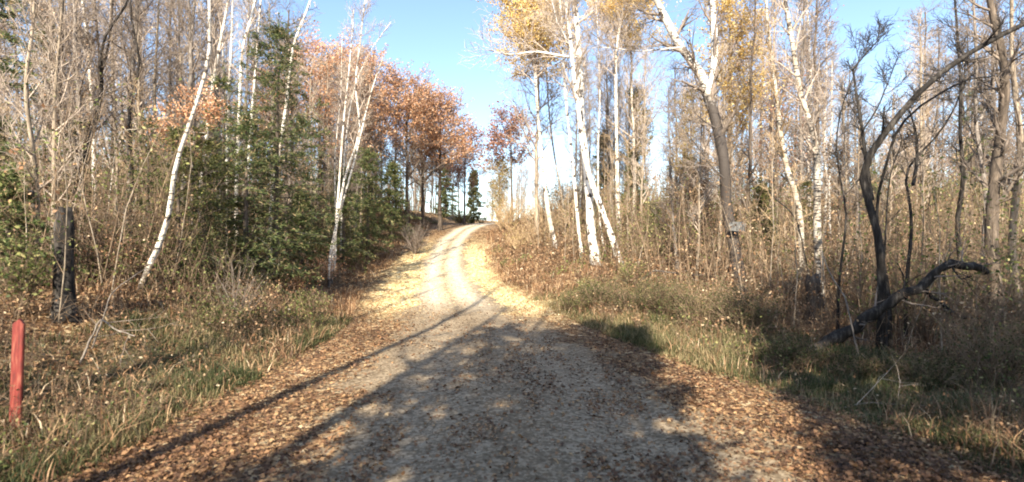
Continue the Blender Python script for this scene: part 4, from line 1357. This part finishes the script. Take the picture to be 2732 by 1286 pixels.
# ------------------------------------------------------------------ shrubs
def shrub(label, px, d, h, rad, leaf, seed, stems=16, leafn=2, lsize=.07, twig='twig_brown', group='shrubs at the wood edge', name='shrub', dens=5):
    g = np.random.default_rng(seed)
    x = (px - 512) / 512 * d; z = float(ground(x, d))
    az = g.uniform(0, 2 * np.pi, stems)
    K = 5
    P = np.empty((stems, K, 3)); P[:, 0] = np.stack([np.cos(az) * .08, np.sin(az) * .08, np.full(stems, -.05)], -1)
    sp = g.uniform(.1, 1, stems) * rad / h
    dd = norm(np.stack([np.cos(az) * sp, np.sin(az) * sp, np.ones(stems)], -1))
    L = h * g.uniform(.6, 1.1, stems)
    for k in range(1, K):
        dd = norm(dd + g.normal(size=dd.shape) * .1)
        P[:, k] = P[:, k - 1] + dd * (L / (K - 1))[:, None]
    R = (.006 + .0006 * d) * np.linspace(1, .4, K)[None] * np.ones((stems, 1))
    sb = Bits(); sb.tubes(P, R, 4, 0)
    P1, R1, _ = spawn(g, P, R, dens, .2, .98, (h * .2, h * .5), (20, 60), 4, .08, .14, .7, .004)
    P2, R2, _ = spawn(g, P1, R1, 4, .2, .98, (h * .08, h * .25), (20, 60), 3, .05, .15, .7, .003)
    sb.tubes(P1, R1, 3, 0); sb.tubes(P2, R2, 3, 0)
    r = root_empty(name, (x, d, z), label, 'shrub', group)
    part('stems', sb.mesh('stems', [M[twig]]), r)
    if leaf:
        fb = Bits()
        for k in range(leafn):
            s = (k + 1) / leafn
            C = P2[:, 0] * (1 - s) + P2[:, -1] * s + g.normal(size=(len(P2), 3)) * lsize * .6
            sz = g.uniform(.6, 1.3, len(C)) * lsize
            fb.leaves(C, sz, sz * .6, g.normal(size=C.shape), 0, .35, g=g)
        part('foliage', fb.mesh('foliage', [M[leaf]]), r)
    return r


shrub('yellow green leafy shrub beside the tall broken stump', 18, 9.2, 1.4, .6, 'green', 600, 18, 2, .08)
shrub('low shrub with coppery leaves above the yellow green shrub', 12, 11, 2.4, .9, 'orange', 601, 12, 1, .10)
shrub('green bush lit by the sun where the bank meets the leafy shoulder', 312, 15.5, .8, .7, 'green', 602, 26, 2, .05)
shrub('small green weed clump halfway down the near bank', 222, 11.5, .6, .5, 'green', 603, 18, 2, .05)
shrub('rusty leaved shrub under the low hemlock', 292, 17.5, .9, .9, 'orange', 604, 16, 2, .08)
shrub('spray of thin pale twigs in front of the broad low hemlock', 238, 12, 1.6, .7, None, 605, 8, twig='twig_grey')
shrub('pinkish twiggy bush in the gap before the tall hemlock', 262, 13, 1.1, .8, 'dry', 606, 12, 2, .06, twig='twig_brown')
shrub('coppery bush at the foot of the birch clump on the bank', 322, 22, 1.2, 1.0, 'orange', 607, 18, 2, .09)
shrub('grey twiggy bush at the far bend of the bank', 415, 34, 2.0, 1.5, None, 608, 22, twig='twig_grey')
shrub('low brown bush behind the crest of the road', 462, 60, 1.3, 2.5, 'olive', 609, 24, 2, .16)
shrub('green bush at the corner of the grassy verge', 588, 19, .7, .8, 'green', 610, 26, 2, .06)
shrub('olive bush in front of the slanting birch', 632, 20, .9, 1.0, 'green', 611, 24, 2, .06)
shrub('brown leaved bush at the foot of the forked birch', 716, 15.5, .8, .8, 'dry', 612, 20, 2, .07)
shrub('brown bush just past the foot of the forked birch', 768, 14.5, 1.2, .9, 'dry', 613, 20, 2, .07)
shrub('tangled grey bush under the leaning dark stems', 880, 13, 1.4, 1.1, 'green', 614, 22, 1, .05)
shrub('dead bush in front of the stout brown trunk', 985, 9.5, 1.3, 1.0, 'dry', 615, 22, 1, .06)
shrub('twiggy green bush beyond the crooked log', 925, 12, 1.8, 1.0, 'green', 616, 20, 1, .06)
shrub('golden twiggy bush where the road leaves sight', 502, 46, 2.2, 1.2, 'olive', 617, 22, 1, .10, twig='twig_gold')
shrub('sunlit tan bush on the inside of the bend', 535, 32, 1.8, 1.0, 'dry', 618, 22, 1, .08, twig='twig_gold')
shrub('dark twiggy bush under the long leaning birch', 158, 13, 2.0, 1.1, 'dry', 619, 22, 1, .07)
shrub('shrub full of coppery leaves below the long leaning birch', 120, 12.5, 1.1, .9, 'orange', 630, 18, 2, .06)
shrub('green hemlock seedling bush at the foot of the tall hemlock', 270, 16.5, 1.2, 1.0, 'needles', 631, 26, 3, .07)
shrub('green brushy seedling below the bushy hemlock', 190, 14, 1.3, 1.1, 'needles', 632, 26, 3, .06)
shrub('dense tan brush on the rise left of the yellow crowned birch', 545, 38, 2.6, 2.0, 'dry', 621, 30, 1, .10, twig='twig_gold')
shrub('dense tan brush where the larch stands', 510, 44, 3.0, 2.2, 'olive', 622, 30, 1, .10, twig='twig_gold')
shrub('greyish brush filling the gap under the yellow crowned birch', 566, 34, 2.4, 1.8, 'dry', 623, 30, 1, .09)
shrub('low golden brush at the inner edge of the bend', 518, 33, 1.6, 1.2, 'olive', 624, 26, 1, .08, twig='twig_gold')
shrub('green bush spilling onto the leaves at the verge corner', 575, 17.5, .6, .9, 'green', 625, 30, 2, .05)
for px_, d_, h_, w_, lb in [
        (598, 17.5, .75, .8, 'first'), (628, 16.3, .9, .9, 'second'), (664, 15, .95, .9, 'third'), (702, 13.6, 1.0, .9, 'fourth'), (748, 12.2, .95, .9, 'fifth'), (790, 10.0, .45, .8, 'sixth'),
        (862, 9.0, .4, .7, 'seventh'), (930, 8.4, .45, .7, 'eighth'), (1000, 8.2, .8, .8, 'ninth')]:
    shrub('olive green weed clump on the shaded verge, %s counting from the birches' % lb, px_, d_, h_ * 1.25, w_ * 1.3, 'weeds', 640 + int(px_), 40, 3, .022 + .0016 * d_, group='weed clumps on the shaded verge', name='weed_clump', dens=6)
shrub('bare grey bush just up the bank from the tall broken stump', 95, 12.5, 2.0, 1.0, None, 620, 22)
